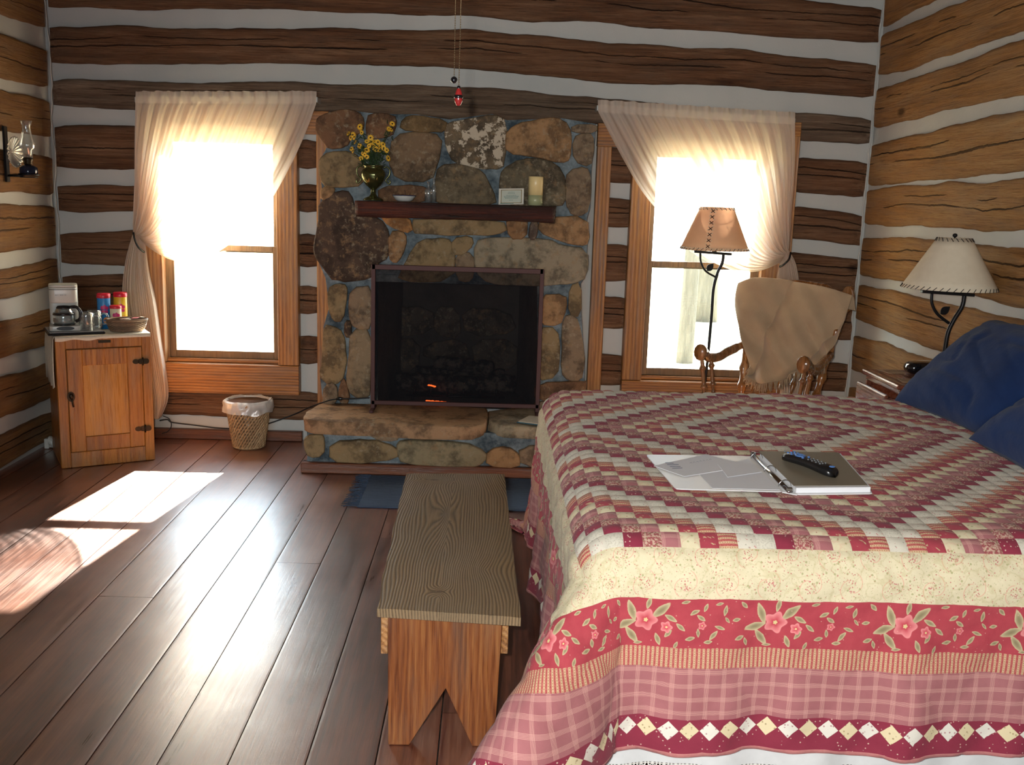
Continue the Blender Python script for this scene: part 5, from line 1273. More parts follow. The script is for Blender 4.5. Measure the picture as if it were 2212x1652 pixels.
def f_bigcream(t, u, v):
    per = .105; x = u.mod(per); y = (v + .02).mod(.075); n = t.noise(t.comb(u, v), 50, 3)
    c = t.mix(n, (.66, .58, .38), (.77, .70, .50))
    row = ((v + .02) / .075).floor(); x = (u + row * .052).mod(per)
    dx, dy = x - .05, y - .036; r = (dx * dx + dy * dy).sqrt(); an = t.n('ShaderNodeMath', {0: dy, 1: dx}, operation='ARCTAN2')
    spiral = ((an + r * 120) * 1.0).sin(); arc = spiral.abs().lt(.16) * r.lt(.036) * r.gt(.016)
    c = t.mix(arc * .55, c, (.72, .34, .26))
    cl = r.lt(.016) * dots(t, u, v, 190, .28, .4); c = t.mix(cl * .8, c, (.52, .10, .13))
    sw = t.noise(t.comb(u, v), 22, 2, .4); line = ((sw - .5).abs() * 30).mn(1.0); c = t.mix((1 - line) * .4, c, (.50, .44, .22))
    c = t.mix(dots(t, u, v, 62, .14, .2, 1.7) * .7, c, (.33, .33, .14)); c = t.mix(dots(t, u, v, 150, .16, .27, 7.7) * .55, c, (.45, .42, .22)); c = t.mix(dots(t, u, v, 105, .12, .2, 9.1) * .7, c, (.52, .17, .15)); return dict(color=t.mix(dots(t, u, v, 78, .10, .17, 4.1) * .8, c, (.50, .12, .12)))
def f_bandstripe(t, u, v): return f_stripe(t, v, u, .0115)
def f_bigplaid(t, u, v):
    d = f_plaid(t, u, v); return d
def f_dia(t, u, v):
    per = .0525; i = (u / per).floor(); a = (u.mod(per) - per / 2).abs(); b = (v - .030).abs(); m = (a + b).lt(per / 2 - .0008)
    base = f_wine(t, u, v)['color']; alt = i.mod(2.0); n = t.noise(t.comb(u, v), 120, 3)
    dcol = t.mix(alt, (.76, .66, .42), (.78, .75, .66)); dcol = t.mix(dots(t, u, v, 90, .16, .26) * .8, dcol, t.mix(alt, (.36, .27, .13), (.42, .18, .20)))
    return dict(color=t.mix(m, base, dcol))
def f_bind(t, u, v): return dict(color=t.mix(t.noise(t.comb(u, v), 80, 2), (.50, .16, .16), (.62, .28, .26)))
fab = [fabric('quilt_patch_' + n, f) for n, f in (('white_floral', f_wfloral), ('ticking', f_stripe), ('red_leaf', f_redleaf), ('cream_sprig', f_cream), ('pink_plaid', f_plaid), ('paisley', f_paisley), ('wine_dot', f_wine), ('white_plain', f_white))]
fab += [fabric('quilt_band_' + n, f, False) for n, f in (('cream_paisley', f_bigcream), ('red_roses', f_bigred), ('ticking', f_bandstripe), ('pink_plaid', f_bigplaid), ('wine_diamonds', f_dia), ('binding', f_bind))]
m_qback = simple('quilt_backing', (.55, .52, .45), .9)
def build_quilt():
    HX, HY = 17.5 * SQ, 24.5 * SQ
    bands = [.130, .128, .053, .137, .090, .010]; cum = np.cumsum([0] + bands); TOT = cum[-1]
    sub = 4
    def axis(h, lo, hi):
        a = list(np.arange(-h, h + 1e-6, SQ / sub)); left = []; right = []
        for w0, w1 in zip(cum[:-1], cum[1:]):
            n = max(1, int(round((w1 - w0) / .0125)))
            for i in range(1, n + 1): right.append(h + w0 + (w1 - w0) * i / n)
        if lo: a = [-r for r in right][::-1] + a
        if hi: a = a + right
        return np.array(a)
    ax = axis(HX, True, False); ax = np.concatenate([ax, HX + np.arange(1, 17) * .0125]); ay = axis(HY, True, True)
    X, Y = np.meshgrid(ax, ay)
    fX = QX - BX0 - BR_; fYn = QY - BY0 - BR_; fYf = BY1 - QY - BR_ + .0
    px = np.maximum(-X - fX, 0); qn = np.maximum(Y - fYn, 0); qf = np.maximum(-Y - fYf, 0); q = np.maximum(qn, qf)
    r = np.hypot(px, q); th = np.arctan2(q, px + 1e-9); s2 = np.sin(2 * th)
    corner = np.clip(s2, 0, 1)
    near = (qn > 0)
    Rr = BR_ * (1 - .0 * corner)
    a = np.clip(r / Rr, 0, np.pi / 2); rest = np.maximum(r - Rr * np.pi / 2, 0)
    flare = .015 + .03 * np.cos(th) ** 2 + .76 * corner ** 1.5 * np.where(qn > 0, 1, .22)
    # side folds
    s_along = np.where(q > px, X, Y)
    wav = .020 * np.sin(s_along * 11 + 1.2) + .014 * np.sin(s_along * 23.0 + .4) * 1.0 + .008 * np.sin(s_along * 41)
    hfac = rest / .55
    fold = .035 * np.exp(-((th - 1.05) / .16) ** 2) - .05 * np.exp(-((th - .62) / .20) ** 2) * 1.0
    h = Rr * np.sin(a) + rest * flare + hfac * (wav * (1 - corner) + fold * 2.6 * (corner > 0) * np.clip(rest * 3, 0, 1))
    drop = Rr * (1 - np.cos(a)) + rest * np.sqrt(1 - np.clip(flare, 0, .9) ** 2)
    cx = np.where(-X > fX, -fX, X); cyn = np.where(Y > fYn, fYn, np.where(-Y > fYf, -fYf, Y))
    dx = -np.cos(th) * (r > 0); dy = np.sin(th) * (r > 0) * np.where(qn > 0, 1, -1)
    wx = QX + cx + dx * h; wy = QY - (cyn + dy * h)
    # lumps of the bed top
    lum = np.zeros_like(X); F_ = np.ravel(X); G_ = np.ravel(Y)
    lum = np.array([.010 * mn.noise(Vector((a_ * 2.2, b_ * 2.2, 3))) + .005 * mn.noise(Vector((a_ * 6, b_ * 6, 8))) for a_, b_ in zip(F_, G_)]).reshape(X.shape)
    crown = .012 * np.clip(1 - (X / 1.0) ** 2, 0, 1) * np.clip(1 - (Y / 1.2) ** 2, 0, 1)
    wz = ZB - drop + (lum + crown)
    pos = np.stack([wx, wy, wz], -1)
    gx_ = np.gradient(pos, axis=1); gy_ = np.gradient(pos, axis=0); nrm = np.cross(gy_, gx_); nrm /= np.linalg.norm(nrm, axis=-1, keepdims=True) + 1e-12
    if nrm[len(ay) // 2, len(ax) // 2, 2] < 0: nrm = -nrm
    dX = np.maximum(np.abs(X) - HX, 0); dY = np.maximum(np.abs(Y) - HY, 0); inb = np.maximum(np.where(X < 0, dX, dX), dY)
    puf = np.abs(np.sin(np.pi * (X / SQ + .5)) * np.sin(np.pi * (Y / SQ + .5))) ** .5 * .0042
    Bq = .16; pb = (np.abs(np.sin(np.pi * (X + Y) / Bq + .8 * np.sin(Y * 14))) * np.abs(np.sin(np.pi * (X - Y) / Bq + .8 * np.sin(X * 14)))) ** .35 * .009
    pos += nrm * np.where(inb > .001, pb + 0 * puf, puf)[..., None]
    pos += nrm * (lum * .9 * np.clip(rest * 3, 0, 1))[..., None]
    # never below the floor
    pos[..., 2] = np.maximum(pos[..., 2], .012)
    ny, nx = X.shape; idx = np.arange(ny * nx).reshape(ny, nx)
    Fq = np.stack([idx[:-1, :-1], idx[:-1, 1:], idx[1:, 1:], idx[1:, :-1]], -1).reshape(-1, 4)
    xc = (X[:-1, :-1] + X[1:, 1:]) / 2; yc = (Y[:-1, :-1] + Y[1:, 1:]) / 2
    ex = np.maximum(np.abs(xc) - HX, 0); ey = np.maximum(np.abs(yc) - HY, 0); ed = np.maximum(ex, ey)
    kx = np.round(xc / SQ).astype(int); ky = np.round(yc / SQ).astype(int); mi = (np.abs(kx) + np.abs(ky)) % 8
    band = np.searchsorted(cum, ed, side='right') - 1; mi = np.where(ed > 1e-9, 8 + np.clip(band, 0, 5), mi)
    # per-loop uv: patches use (X,Y); bands use (along, across from the band's inner edge)
    side_x = ex > ey
    off = cum[np.clip(band, 0, 5)]
    def uvfor(cornX, cornY):
        u = np.where(ed > 1e-9, np.where(side_x, cornY, cornX), cornX)
        acc = np.where(side_x, np.abs(cornX) - HX, np.abs(cornY) - HY) - off
        isroses = (band == 1); acc = np.where(isroses, .130 - acc, acc)
        return u + 10, np.where(ed > 1e-9, acc, cornY + 10 - (10 % SQ) * 0)
    U = []
    for (a_, b_) in ((slice(None, -1), slice(None, -1)), (slice(None, -1), slice(1, None)), (slice(1, None), slice(1, None)), (slice(1, None), slice(None, -1))):
        cX = X[a_, b_]; cY = Y[a_, b_]; u, v = uvfor(cX, cY)
        u = np.where(ed > 1e-9, u, cX); v = np.where(ed > 1e-9, v, cY); U.append(np.stack([u, v], -1))
    UV = np.stack(U, 2).reshape(-1, 2)
    me = bpy.data.meshes.new('quilt'); me.from_pydata(pos.reshape(-1, 3).tolist(), [], Fq.tolist())
    for m in fab: me.materials.append(m)
    me.polygons.foreach_set('material_index', mi.ravel().astype(np.int32)); me.polygons.foreach_set('use_smooth', [True] * len(Fq))
    uvl = me.uv_layers.new(name='UVMap'); uvl.data.foreach_set('uv', UV.astype(np.float32).ravel()); me.update()
    o = bpy.data.objects.new('quilt', me); S.collection.objects.link(o)
    md = o.modifiers.new('solid', 'SOLIDIFY'); md.thickness = .006; md.offset = -1 if False else 1
    return o
quilt = build_quilt(); tag(quilt, 'large rose, wine and cream patchwork quilt with flowered borders spread over the bed', 'quilt')
# ---------------------------------------------------------------- pillows
m_navyf = mat('navy_flannel', lambda t: dict(color=t.mix(t.noise(t.co(), 7, 4), (.008, .022, .085), (.018, .045, .14)), rough=.95, spec=.1, sheen=.06, bump=(t.noise(t.co(), 9, 4), .35, .02)))
def pillow(label, c, w, h, th, rz, tilt, seed, roll=0):
    def f(u, v, s_):
        x, y = 2 * u - 1, 2 * v - 1
        e = (max(0, 1 - abs(x) ** 2.6) * max(0, 1 - abs(y) ** 2.6)) ** .46
        pinch = 1 - .10 * (1 - abs(y)) * 0
        k = 1 - .07 * (1 - y * y) * abs(x) ** 3; kk = 1 - .09 * (1 - x * x) * abs(y) ** 3
        r = 1 - min(abs(x), abs(y))
        rad = .010 * mn.noise(Vector((x * 2.4 + seed, y * 2.4, s_ * 3))) - .009 * max(0, 1 - abs(mn.noise(Vector((x * 1.6 + y * 2.8 + seed, y * 1.2 - x * .7, 4)))) * 7)
        cr = -.012 * max(0, 1 - r * 2.2) * abs(mn.noise(Vector((math.atan2(y, x) * 5, seed, 1)))) * e
        return Vector((x * w / 2 * k, y * h / 2 * kk, s_ * (th / 2 * e + (rad * 1.6 + cr * 2) * e)))
    mb = MB(); n = 44
    mb.grid(lambda u, v: f(u, v, 1), n, n); mb.grid(lambda u, v: f(u, v, -1), n, n, flip=True)
    Mx = Matrix.Translation(Vector(c)) @ Matrix.Rotation(rz, 4, 'Z') @ Matrix.Rotation(tilt, 4, 'X') @ Matrix.Rotation(roll, 4, 'Z')
    mb.xf(Mx); o = obj('pillow', mb, m_navyf); return tag(o, label, 'pillow', 'navy pillows at the head of the bed')
pillow('navy blue pillow leaning at the far side of the bed below the table lamp', (2.005, 3.86, .905), .86, .55, .23, R(-90), R(42), 1, R(2))
pillow('navy blue pillow at the right edge of the photo, in front of the other one', (1.93, 3.05, .875), .80, .52, .22, R(-90), R(34), 5, R(-3))
# ---------------------------------------------------------------- open binder on the bed
zq = ZB + .024
pz = lambda px, py, z=zq: P(px, py, z=z)
m_vinyl = mat('white_vinyl', color=(.74, .75, .76), rough=.4); m_paper = mat('white_paper', color=(.80, .82, .86), rough=.8); m_metal = mat('chrome', color=(.6, .6, .6), rough=.18, metal=1)
m_tanp = simple('grey_brown_divider', (.25, .215, .155), .55); m_ink = simple('blue_ink', (.10, .13, .22), .7)
bi = thing('binder', 'open white ring binder full of pages lying on the quilt', 'binder', pz(1660, 1025))
def slabq(pts, z0, z1, m, name, parent, bev=0, label=None):
    b = [Vector((p.x, p.y, z0)) for p in pts]; return obj(name, MB().prism(b, (0, 0, z1 - z0)), m, parent, bevel=bev, label=label)
def inq(qd, u0, v0, u1, v1):
    g = lambda u, v: qd[0].lerp(qd[1], u).lerp(qd[3].lerp(qd[2], u), v)
    return [g(u0, v0), g(u1, v0), g(u1, v1), g(u0, v1)]
def roundq(pts, f=.05):
    o = []
    for i in range(4):
        a, b, c = pts[i - 1], pts[i], pts[(i + 1) % 4]
        o += [b.lerp(a, f), b.lerp(a, f * .35).lerp(b.lerp(c, f * .35), .5), b.lerp(c, f)]
    return o
Lq = [pz(1395, 982), pz(1612, 985), pz(1690, 1062), pz(1460, 1056)]; Rq = [pz(1640, 985), pz(1818, 988), pz(1886, 1066), pz(1722, 1068)]
slabq(roundq(Lq), zq - .002, zq + .001, m_vinyl, 'front_cover', bi)
slabq(roundq(Rq), zq - .002, zq + .001, m_vinyl, 'back_cover', bi)
Sq = [Lq[1], Rq[0], Rq[3], Lq[2]]
slabq(Sq, zq - .003, zq - .0002, m_vinyl, 'spine', bi)
pocket = inq(Lq, .35, .1, .99, .97); slabq([pocket[0].lerp(pocket[3], .5), pocket[1], pocket[2], pocket[3]], zq + .0012, zq + .002, m_paper, 'inside_pocket', bi)
pg = inq(Rq, .0, .02, .975, .97); slabq(pg, zq + .0012, zq + .016, m_paper, 'page_stack', bi)
slabq(inq(Rq, -.01, .0, .955, .93), zq + .0162, zq + .0172, m_tanp, 'divider_sheet', bi, label='grey-brown divider sheet on top of the pages')
rA, rB = Sq[0].lerp(Sq[1], .5), Sq[3].lerp(Sq[2], .5)
obj('ring_bar', MB().tube([rA + Vector((0, 0, .004)), rB + Vector((0, 0, .004))], .009, 12, sq=.5), m_metal, bi)
for f in (.12, .5, .88):
    c = rA.lerp(rB, f); dv = (Sq[1] - Sq[0]).normalized()
    obj('ring', MB().tube([c + dv * (.019 * math.cos(a)) + Vector((0, 0, .006 + .019 * math.sin(a))) for a in np.linspace(0, 3.14159, 14)], .0016, 6), m_metal, bi)
for f in (.01, .99): obj('lever', MB().box((-.008, -.005, 0), (.008, .005, .012), bev=.002).xf(Matrix.Translation(rA.lerp(rB, f) + Vector((0, 0, .004)))), m_metal, bi)
# letters lying in the binder
l1 = [pz(1432, 1002, zq + .004), pz(1528, 984, zq + .004), pz(1622, 1010, zq + .004), pz(1565, 1032, zq + .004), pz(1478, 1033, zq + .004)]
le = slabq([pz(1412, 1008), pz(1525, 983), pz(1622, 1008), pz(1478, 1031)], zq + .0022, zq + .0034, m_paper, 'letter', None); tag(le, 'white folded letter with typed lines lying on the left side of the binder', 'letter')
l2 = slabq([pz(1550, 1005), pz(1625, 1009), pz(1645, 1022), pz(1572, 1033)], zq + .0036, zq + .0044, m_paper, 'envelope', None); tag(l2, 'corner of a white envelope lying under the rings of the binder', 'envelope')
tx = MB()
for i, (a, b, c_, d_) in enumerate(((1437, 1000, 1455, 1001), (1441, 1004, 1466, 1004), (1447, 1008, 1470, 1008), (1452, 1012, 1474, 1011))):
    p0, p1 = pz(a, b - 1, zq + .0035), pz(c_, d_ - 1, zq + .0035); p2, p3 = pz(c_, d_, zq + .0035), pz(a, b, zq + .0035); tx.prism([Vector((p.x, p.y, zq + .0035)) for p in (p0, p1, p2, p3)], (0, 0, .0003))
for i in range(7):
    p0 = pz(1490 + i * 7, 1000 - i * 1.2, zq + .0035); tx.tube([p0, pz(1493 + i * 7, 998.5 - i * 1.2, zq + .0035), pz(1495 + i * 7, 1000 - i * 1.2, zq + .0035)], .0005, 4)
obj('text_lines', tx, m_ink, le)
# remote control
zr = zq + .018; ra_, rb_ = pz(1694, 992, zr), pz(1805, 1032, zr); dv = (rb_ - ra_).normalized(); sv = Vector((-dv.y, dv.x, 0)); Lr = (rb_ - ra_).length
rc = thing('remote_control', 'black remote control with blue buttons lying on the open binder', 'remote control', ra_.lerp(rb_, .5))
mb = MB(); n = 26; vs = []; K = 16
for i in range(n + 1):
    t_ = i / n; e = (1 - abs(2 * t_ - 1) ** 7) ** .5; w = (.028 - .007 * math.sin(math.pi * min(1, t_ * 1.2)) + .001) * e; h = .012 * e + .002; bow = .004 * math.sin(math.pi * t_)
    for k_ in range(K):
        a = 6.2832 * k_ / K; ca, sa = math.cos(a), math.sin(a); sx = math.copysign(abs(ca) ** .5, ca) * w; sz = math.copysign(abs(sa) ** .6, sa) * h
        vs.append(ra_ + dv * (Lr * t_) + sv * sx + Vector((0, 0, h + sz + (bow if sa < 0 else bow * .4))))
mb.add(vs, [(i * K + k_, i * K + (k_ + 1) % K, (i + 1) * K + (k_ + 1) % K, (i + 1) * K + k_) for i in range(n) for k_ in range(K)] + [tuple(range(K))[::-1], tuple(n * K + k_ for k_ in range(K))])
obj('body', mb, m_blackp, rc)
m_bbtn = simple('blue_button', (.08, .20, .50), .4); m_gbtn = simple('grey_button', (.16, .17, .18), .5); m_rbtn = simple('red_button', (.6, .05, .03), .4)
def btn(s_, w_, r, m, rx=1.0):
    c = ra_ + dv * (Lr * s_) + sv * w_ + Vector((0, 0, .0300)); return obj('button', MB().ball(c, (r * rx, r, .0028), 8), m, rc)
btn(.06, .014, .004, m_rbtn); btn(.06, -.012, .0035, m_gbtn)
for s_ in (.13, .20): 
    for w_ in (-.013, 0, .013): btn(s_, w_, .0045, m_bbtn)
obj('direction_ring', MB().tube([ra_ + dv * (Lr * .31) + (dv * math.cos(a) + sv * math.sin(a)) * .0125 + Vector((0, 0, .0305)) for a in np.linspace(0, 6.283, 24)], .0045, 6, cap=False, sq=.5), m_bbtn, rc)
btn(.31, 0, .0055, m_bbtn)
for s_ in (.42,): 
    for w_ in (-.012, .012): btn(s_, w_, .0045, m_bbtn)
for i in range(4):
    for w_ in (-.011, 0, .011): btn(.52 + i * .075, w_, .0030, m_gbtn)
btn(.92, .0, .0075, m_bbtn, 1.3)
# ---------------------------------------------------------------- lamps
m_parch = mat('parchment_shade', lambda t: dict(color=t.mix(t.noise(t.co(), 30, 4), (.66, .57, .43), (.76, .68, .53)), rough=.8, spec=.15, bump=(t.noise(t.co(), 60, 3), .2, .002)))
def parch():
    m = bpy.data.materials.new('backlit_parchment'); m.use_nodes = True; nt = m.node_tree; t = T(nt); nt.nodes.remove(nt.nodes['Principled BSDF'])
    n = t.noise(t.co(), 25, 4); col = t.mix(n, (.74, .54, .41), (.82, .63, .48))
    a = t.n('ShaderNodeMixShader', {0: .55, 1: t.n('ShaderNodeBsdfDiffuse', {0: col}), 2: t.n('ShaderNodeBsdfTranslucent', {0: col})}); nt.links.new(a.k, nt.nodes['Material Output'].inputs[0]); return m
m_parch2 = parch(); m_thong = simple('dark_leather_lacing', (.02, .013, .01), .7); m_grom = mat('pale_lacing_hole', color=(.8, .75, .62), rough=.5)
def leafshape(c, d, n_, w, l):
    d = Vector(d).normalized(); s_ = Vector(n_).cross(d).normalized(); nn = Vector(n_).normalized(); pts = []
    for t_ in np.linspace(0, 1, 9): pts.append((t_, math.sin(math.pi * t_ ** .85)))
    top = [Vector(c) + d * (l * t_) + s_ * (w * k) for t_, k in pts]; bot = [Vector(c) + d * (l * t_) - s_ * (w * k) for t_, k in pts[1:-1]][::-1]
    return MB().prism([p - nn * .002 for p in top + bot], nn * .004)
def shade(parent, c, rt, rb, zt, zb, mt, floor):
    def f(u, v):
        a = u * 6.2832; r = rt + (rb - rt) * v; return (c[0] + r * math.cos(a), c[1] + r * math.sin(a), zt + (zb - zt) * v)
    sh = obj('lamp_shade', MB().grid(f, 64, 6, cu=True), mt, parent, solid=.0025)
    lc = MB(); n = 46
    for k in range(n):
        a = 6.2832 * k / n
        for r, z, s_ in ((rb, zb, 1), (rt, zt, -1)):
            if s_ < 0 and k % 2: continue
            a2 = a + (.07 if s_ > 0 else .14); dz = .014 * s_; r2 = r + (rt - rb) * .014 / (zt - zb) * (1 if s_ > 0 else -1)
            lc.tube([(c[0] + (r + .003) * math.cos(a), c[1] + (r + .003) * math.sin(a), z - .001 * s_), (c[0] + (r2 + .0035) * math.cos(a2), c[1] + (r2 + .0035) * math.sin(a2), z + dz)], .0016, 5)
    obj('edge_lacing', lc, m_thong, sh)
    return sh
def bracket_lamp(kind, label, y, basexy, zbase, bar, lbr, rbr, pole, leafp, shd, mt, floor):
    q_ = lambda p: P(p[0], p[1], y=y)
    t = thing(kind, label, 'lamp', (basexy[0], basexy[1], zbase))
    b0, b1 = q_(bar[0]), q_(bar[1]); obj('cross_bar', MB().prism([b0 + Vector((0, -.014, -.007)), b1 + Vector((0, -.014, -.007)), b1 + Vector((0, -.014, .007)), b0 + Vector((0, -.014, .007))], (0, .028, 0)), m_black, t, bevel=.002)
    obj('left_branch', MB().tube(smooth_path([q_(p) for p in lbr], 20), .006 if floor else .007, 8), m_black, t)
    pp = [q_(p) for p in rbr + pole]; pp.append(Vector((basexy[0], basexy[1], zbase + .01)))
    obj('pole', MB().tube(smooth_path(pp, 60), (.0085 if floor else .010), 10), m_black, t)
    r = .13 if floor else .075
    obj('base', MB().lathe([(0, 0), (r, 0), (r, .008), (r * .85, .014), (.02, .022), (.012, .05), (0, .05)], (basexy[0], basexy[1], zbase), 32), m_black, t)
    lp0, lp1 = q_(leafp[0]), q_(leafp[1]); obj('leaf', leafshape(lp0, lp1 - lp0, (0, -1, 0), (lp1 - lp0).length * .34, (lp1 - lp0).length), m_black, t)
    (tx0, ty), (tx1, _), (bx0, by), (bx1, by2) = shd; a, b, c_, d_ = q_((tx0, ty)), q_((tx1, ty)), q_((bx0, by)), q_((bx1, by2))
    cx_ = (a.x + b.x + c_.x + d_.x) / 4; rt = (b.x - a.x) / 2; rb = (d_.x - c_.x) / 2; zt_, zb_ = a.z, (c_.z + d_.z) / 2
    sh = shade(t, (cx_, y), rt, rb, zt_, zb_, mt, floor)
    obj('socket', MB().tube([(cx_, y, b0.z), (cx_, y, zt_ + (.01 if not floor else -.02))], .004, 8).tube([(cx_, y, b0.z), (cx_, y, b0.z + .07)], .014, 12), m_black, t)
    obj('bulb', MB().ball((cx_, y, b0.z + .11), (.03, .03, .04), 14), m_enamel, t)
    sp = MB()
    for k in range(3): an = k * 2.094; sp.tube([(cx_, y, zt_ - .004), (cx_ + rt * math.cos(an), y + rt * math.sin(an), zt_ - .002)], .0018, 5)
    obj('spider', sp, m_black, sh)
    if not floor: obj('finial', MB().ball((cx_, y, zt_ + .012), (.011, .011, .009), 10), m_black, t)
    return t, (cx_, y, rt, rb, zt_, zb_), sh
yl = 5.82
base = P(1519, 850, y=yl); fl, sd, fsh = bracket_lamp('floor_lamp', 'tall black iron floor lamp with tan laced shade before the right window', yl, (base.x - .02, yl), 0,
    [(1499, 543), (1580, 549)], [(1513, 545), (1514, 565), (1524, 585), (1545, 598)], [(1563, 549), (1560, 568), (1550, 590), (1541, 625), (1537, 680), (1531, 750), (1526, 800), (1519, 850)], [], [(1527, 585), (1541, 569)], [(1515, 447), (1585, 447), (1470, 537), (1615, 541)], m_parch2, True)
# laced seam down the front of the floor lamp shade and pale beads painting the light through its lacing holes
cx_, cy_, rt, rb, zt_, zb_ = sd
fr_ = lambda t_, a: Vector((cx_ + (rt + (rb - rt) * t_ + .003) * math.sin(a), cy_ - (rt + (rb - rt) * t_ + .003) * math.cos(a), zt_ + (zb_ - zt_) * t_))
lc = MB(); gm = MB(); a0 = -.42
for k in range(7):
    t0 = .05 + k * .135; w = .10 * (rt + (rb - rt) * 0) / (rt + (rb - rt) * t0) * 1.0
    lc.tube([fr_(t0, a0 - w), fr_(t0 + .07, a0 + w)], .0022, 5).tube([fr_(t0 + .07, a0 - w), fr_(t0, a0 + w)], .0022, 5)
for k in range(12):
    t0 = .04 + k * .08; w = .14 * rt / (rt + (rb - rt) * t0)
    for s_ in (-1, 1): gm.ball(fr_(t0, a0 + s_ * w * 1.0), .0035, 6)
for k in range(40):
    a = -1.5 + k * .077
    gm.ball(fr_(.955, a), .0036, 6)
    if k % 2 == 0: gm.ball(fr_(.035, a), .003, 6)
obj('seam_lacing', lc, m_thong, fsh); obj('lacing_holes', gm, m_grom, fsh)
NSx0, NSx1, NSy0, NSy1, NSz = 1.86, 2.225, 4.40, 4.82, .762
tl, _, _ = bracket_lamp('table_lamp', 'black iron table lamp with cream laced shade on the nightstand', 4.5, (P(2030, 812, y=4.5).x, 4.5), NSz,
    [(1990, 629), (2103, 637)], [(2013, 634), (2013, 655), (2025, 678), (2050, 698)], [(2083, 638), (2078, 662), (2060, 692), (2048, 718), (2042, 750), (2036, 790)], [], [(2031, 678), (2052, 662)], [(2026, 513), (2094, 513), (1956, 620), (2149, 626)], m_parch, False)
# ---------------------------------------------------------------- nightstand
m_cherry = wood('cherry_wood', (.05, .010, .005), (.17, .040, .018), (.27, .08, .035), 1, rough=.3, rings=8, bump=.05, knots=False, coat=.3)
ns = thing('nightstand', 'cherry nightstand with its drawer slightly open between the bed and the corner', 'nightstand', ((NSx0 + NSx1) / 2, (NSy0 + NSy1) / 2, 0))
obj('table_top', MB().box((NSx0 - .015, NSy0 - .012, NSz - .02), (NSx1, NSy1 + .012, NSz), bev=.005), m_cherry, ns)
bd_ = MB().box((NSx0 + .005, NSy0 + .005, .52), (NSx1 - .01, NSy0 + .02, NSz - .0205)).box((NSx0 + .005, NSy1 - .02, .52), (NSx1 - .01, NSy1 - .005, NSz - .0205)).box((NSx1 - .025, NSy0 + .02, .52), (NSx1 - .01, NSy1 - .02, NSz - .0205)).box((NSx0 + .005, NSy0 + .02, .52), (NSx1 - .025, NSy1 - .02, .535)).box((NSx0 + .005, NSy0 + .02, NSz - .045), (NSx0 + .02, NSy1 - .02, NSz - .0205))
obj('case', bd_, m_cherry, ns)
for a in (NSx0 + .005, NSx1 - .045):
    for b in (NSy0 + .005, NSy1 - .045): obj('leg', MB().box((a, b, 0), (a + .035, b + .035, .52), bev=.003), m_cherry, ns)
dw = obj('drawer', MB().box((NSx0 - .05, NSy0 + .03, .545), (NSx0 - .03, NSy1 - .03, NSz - .055), bev=.005).box((NSx0 - .03, NSy0 + .035, .55), (NSx0 + .24, NSy0 + .045, NSz - .07)).box((NSx0 - .03, NSy1 - .045, .55), (NSx0 + .24, NSy1 - .035, NSz - .07)).box((NSx0 - .03, NSy0 + .045, .55), (NSx0 + .24, NSy1 - .045, .558)), m_cherry, ns)
obj('knob', MB().lathe([(.006, 0), (.006, .5), (.014, .7), (.012, 1.0), (0, 1.05)], a=(NSx0 - .05, (NSy0 + NSy1) / 2, .63), b=(NSx0 - .072, (NSy0 + NSy1) / 2, .63), n=16), m_brass, dw)
# coasters, clock radio, phone
m_cork = simple('cork', (.34, .22, .12), .8)
for i, (px, py, lab) in enumerate(((1926, 802, 'square tan coaster near the far corner of the nightstand'), (1965, 822, 'square tan coaster near the front of the nightstand beside the pillow'))):
    c = P(px, py, z=NSz + .003); tag(obj('coaster', MB().box((-.045, -.045, 0), (.045, .045, .004), bev=.001).xf(Matrix.Translation((c.x, c.y, NSz + .0005)) @ Matrix.Rotation(R(12 - 20 * i), 4, 'Z')), m_cork), lab, 'coaster', 'coasters on the nightstand')
cr_ = P(1998, 800, z=NSz + .02); ck = thing('clock_radio', 'glossy black rounded clock radio on the nightstand beside the table lamp', 'clock radio', (cr_.x, cr_.y, NSz))
m_gloss = mat('glossy_black', color=(.006, .006, .008), rough=.08, coat=1)
mb = MB().grid(lambda u, v: (cr_.x + .098 * math.copysign(abs(math.cos(6.2832 * u)) ** .6, math.cos(6.2832 * u)) * math.sin(math.pi * v) ** .4, cr_.y + .055 * math.copysign(abs(math.sin(6.2832 * u)) ** .6, math.sin(6.2832 * u)) * math.sin(math.pi * v) ** .4, NSz + .033 - .032 * math.cos(math.pi * v)), 40, 16, cu=True); obj('body', mb, m_gloss, ck)
obj('display', MB().box((cr_.x - .05, cr_.y - .0565, NSz + .016), (cr_.x + .045, cr_.y - .0545, NSz + .038), bev=.001), m_blackp, ck)
ph = P(2000, 822, z=NSz + .01); tag(obj('phone_handset', MB().box((-.08, -.022, 0), (.06, .022, .018), bev=.006).xf(Matrix.Translation((ph.x + .03, max(ph.y, NSy0 + .03), NSz + .0005)) @ Matrix.Rotation(R(-18), 4, 'Z')), m_blackp), 'flat black phone handset in front of the clock radio, mostly behind the pillow', 'phone')
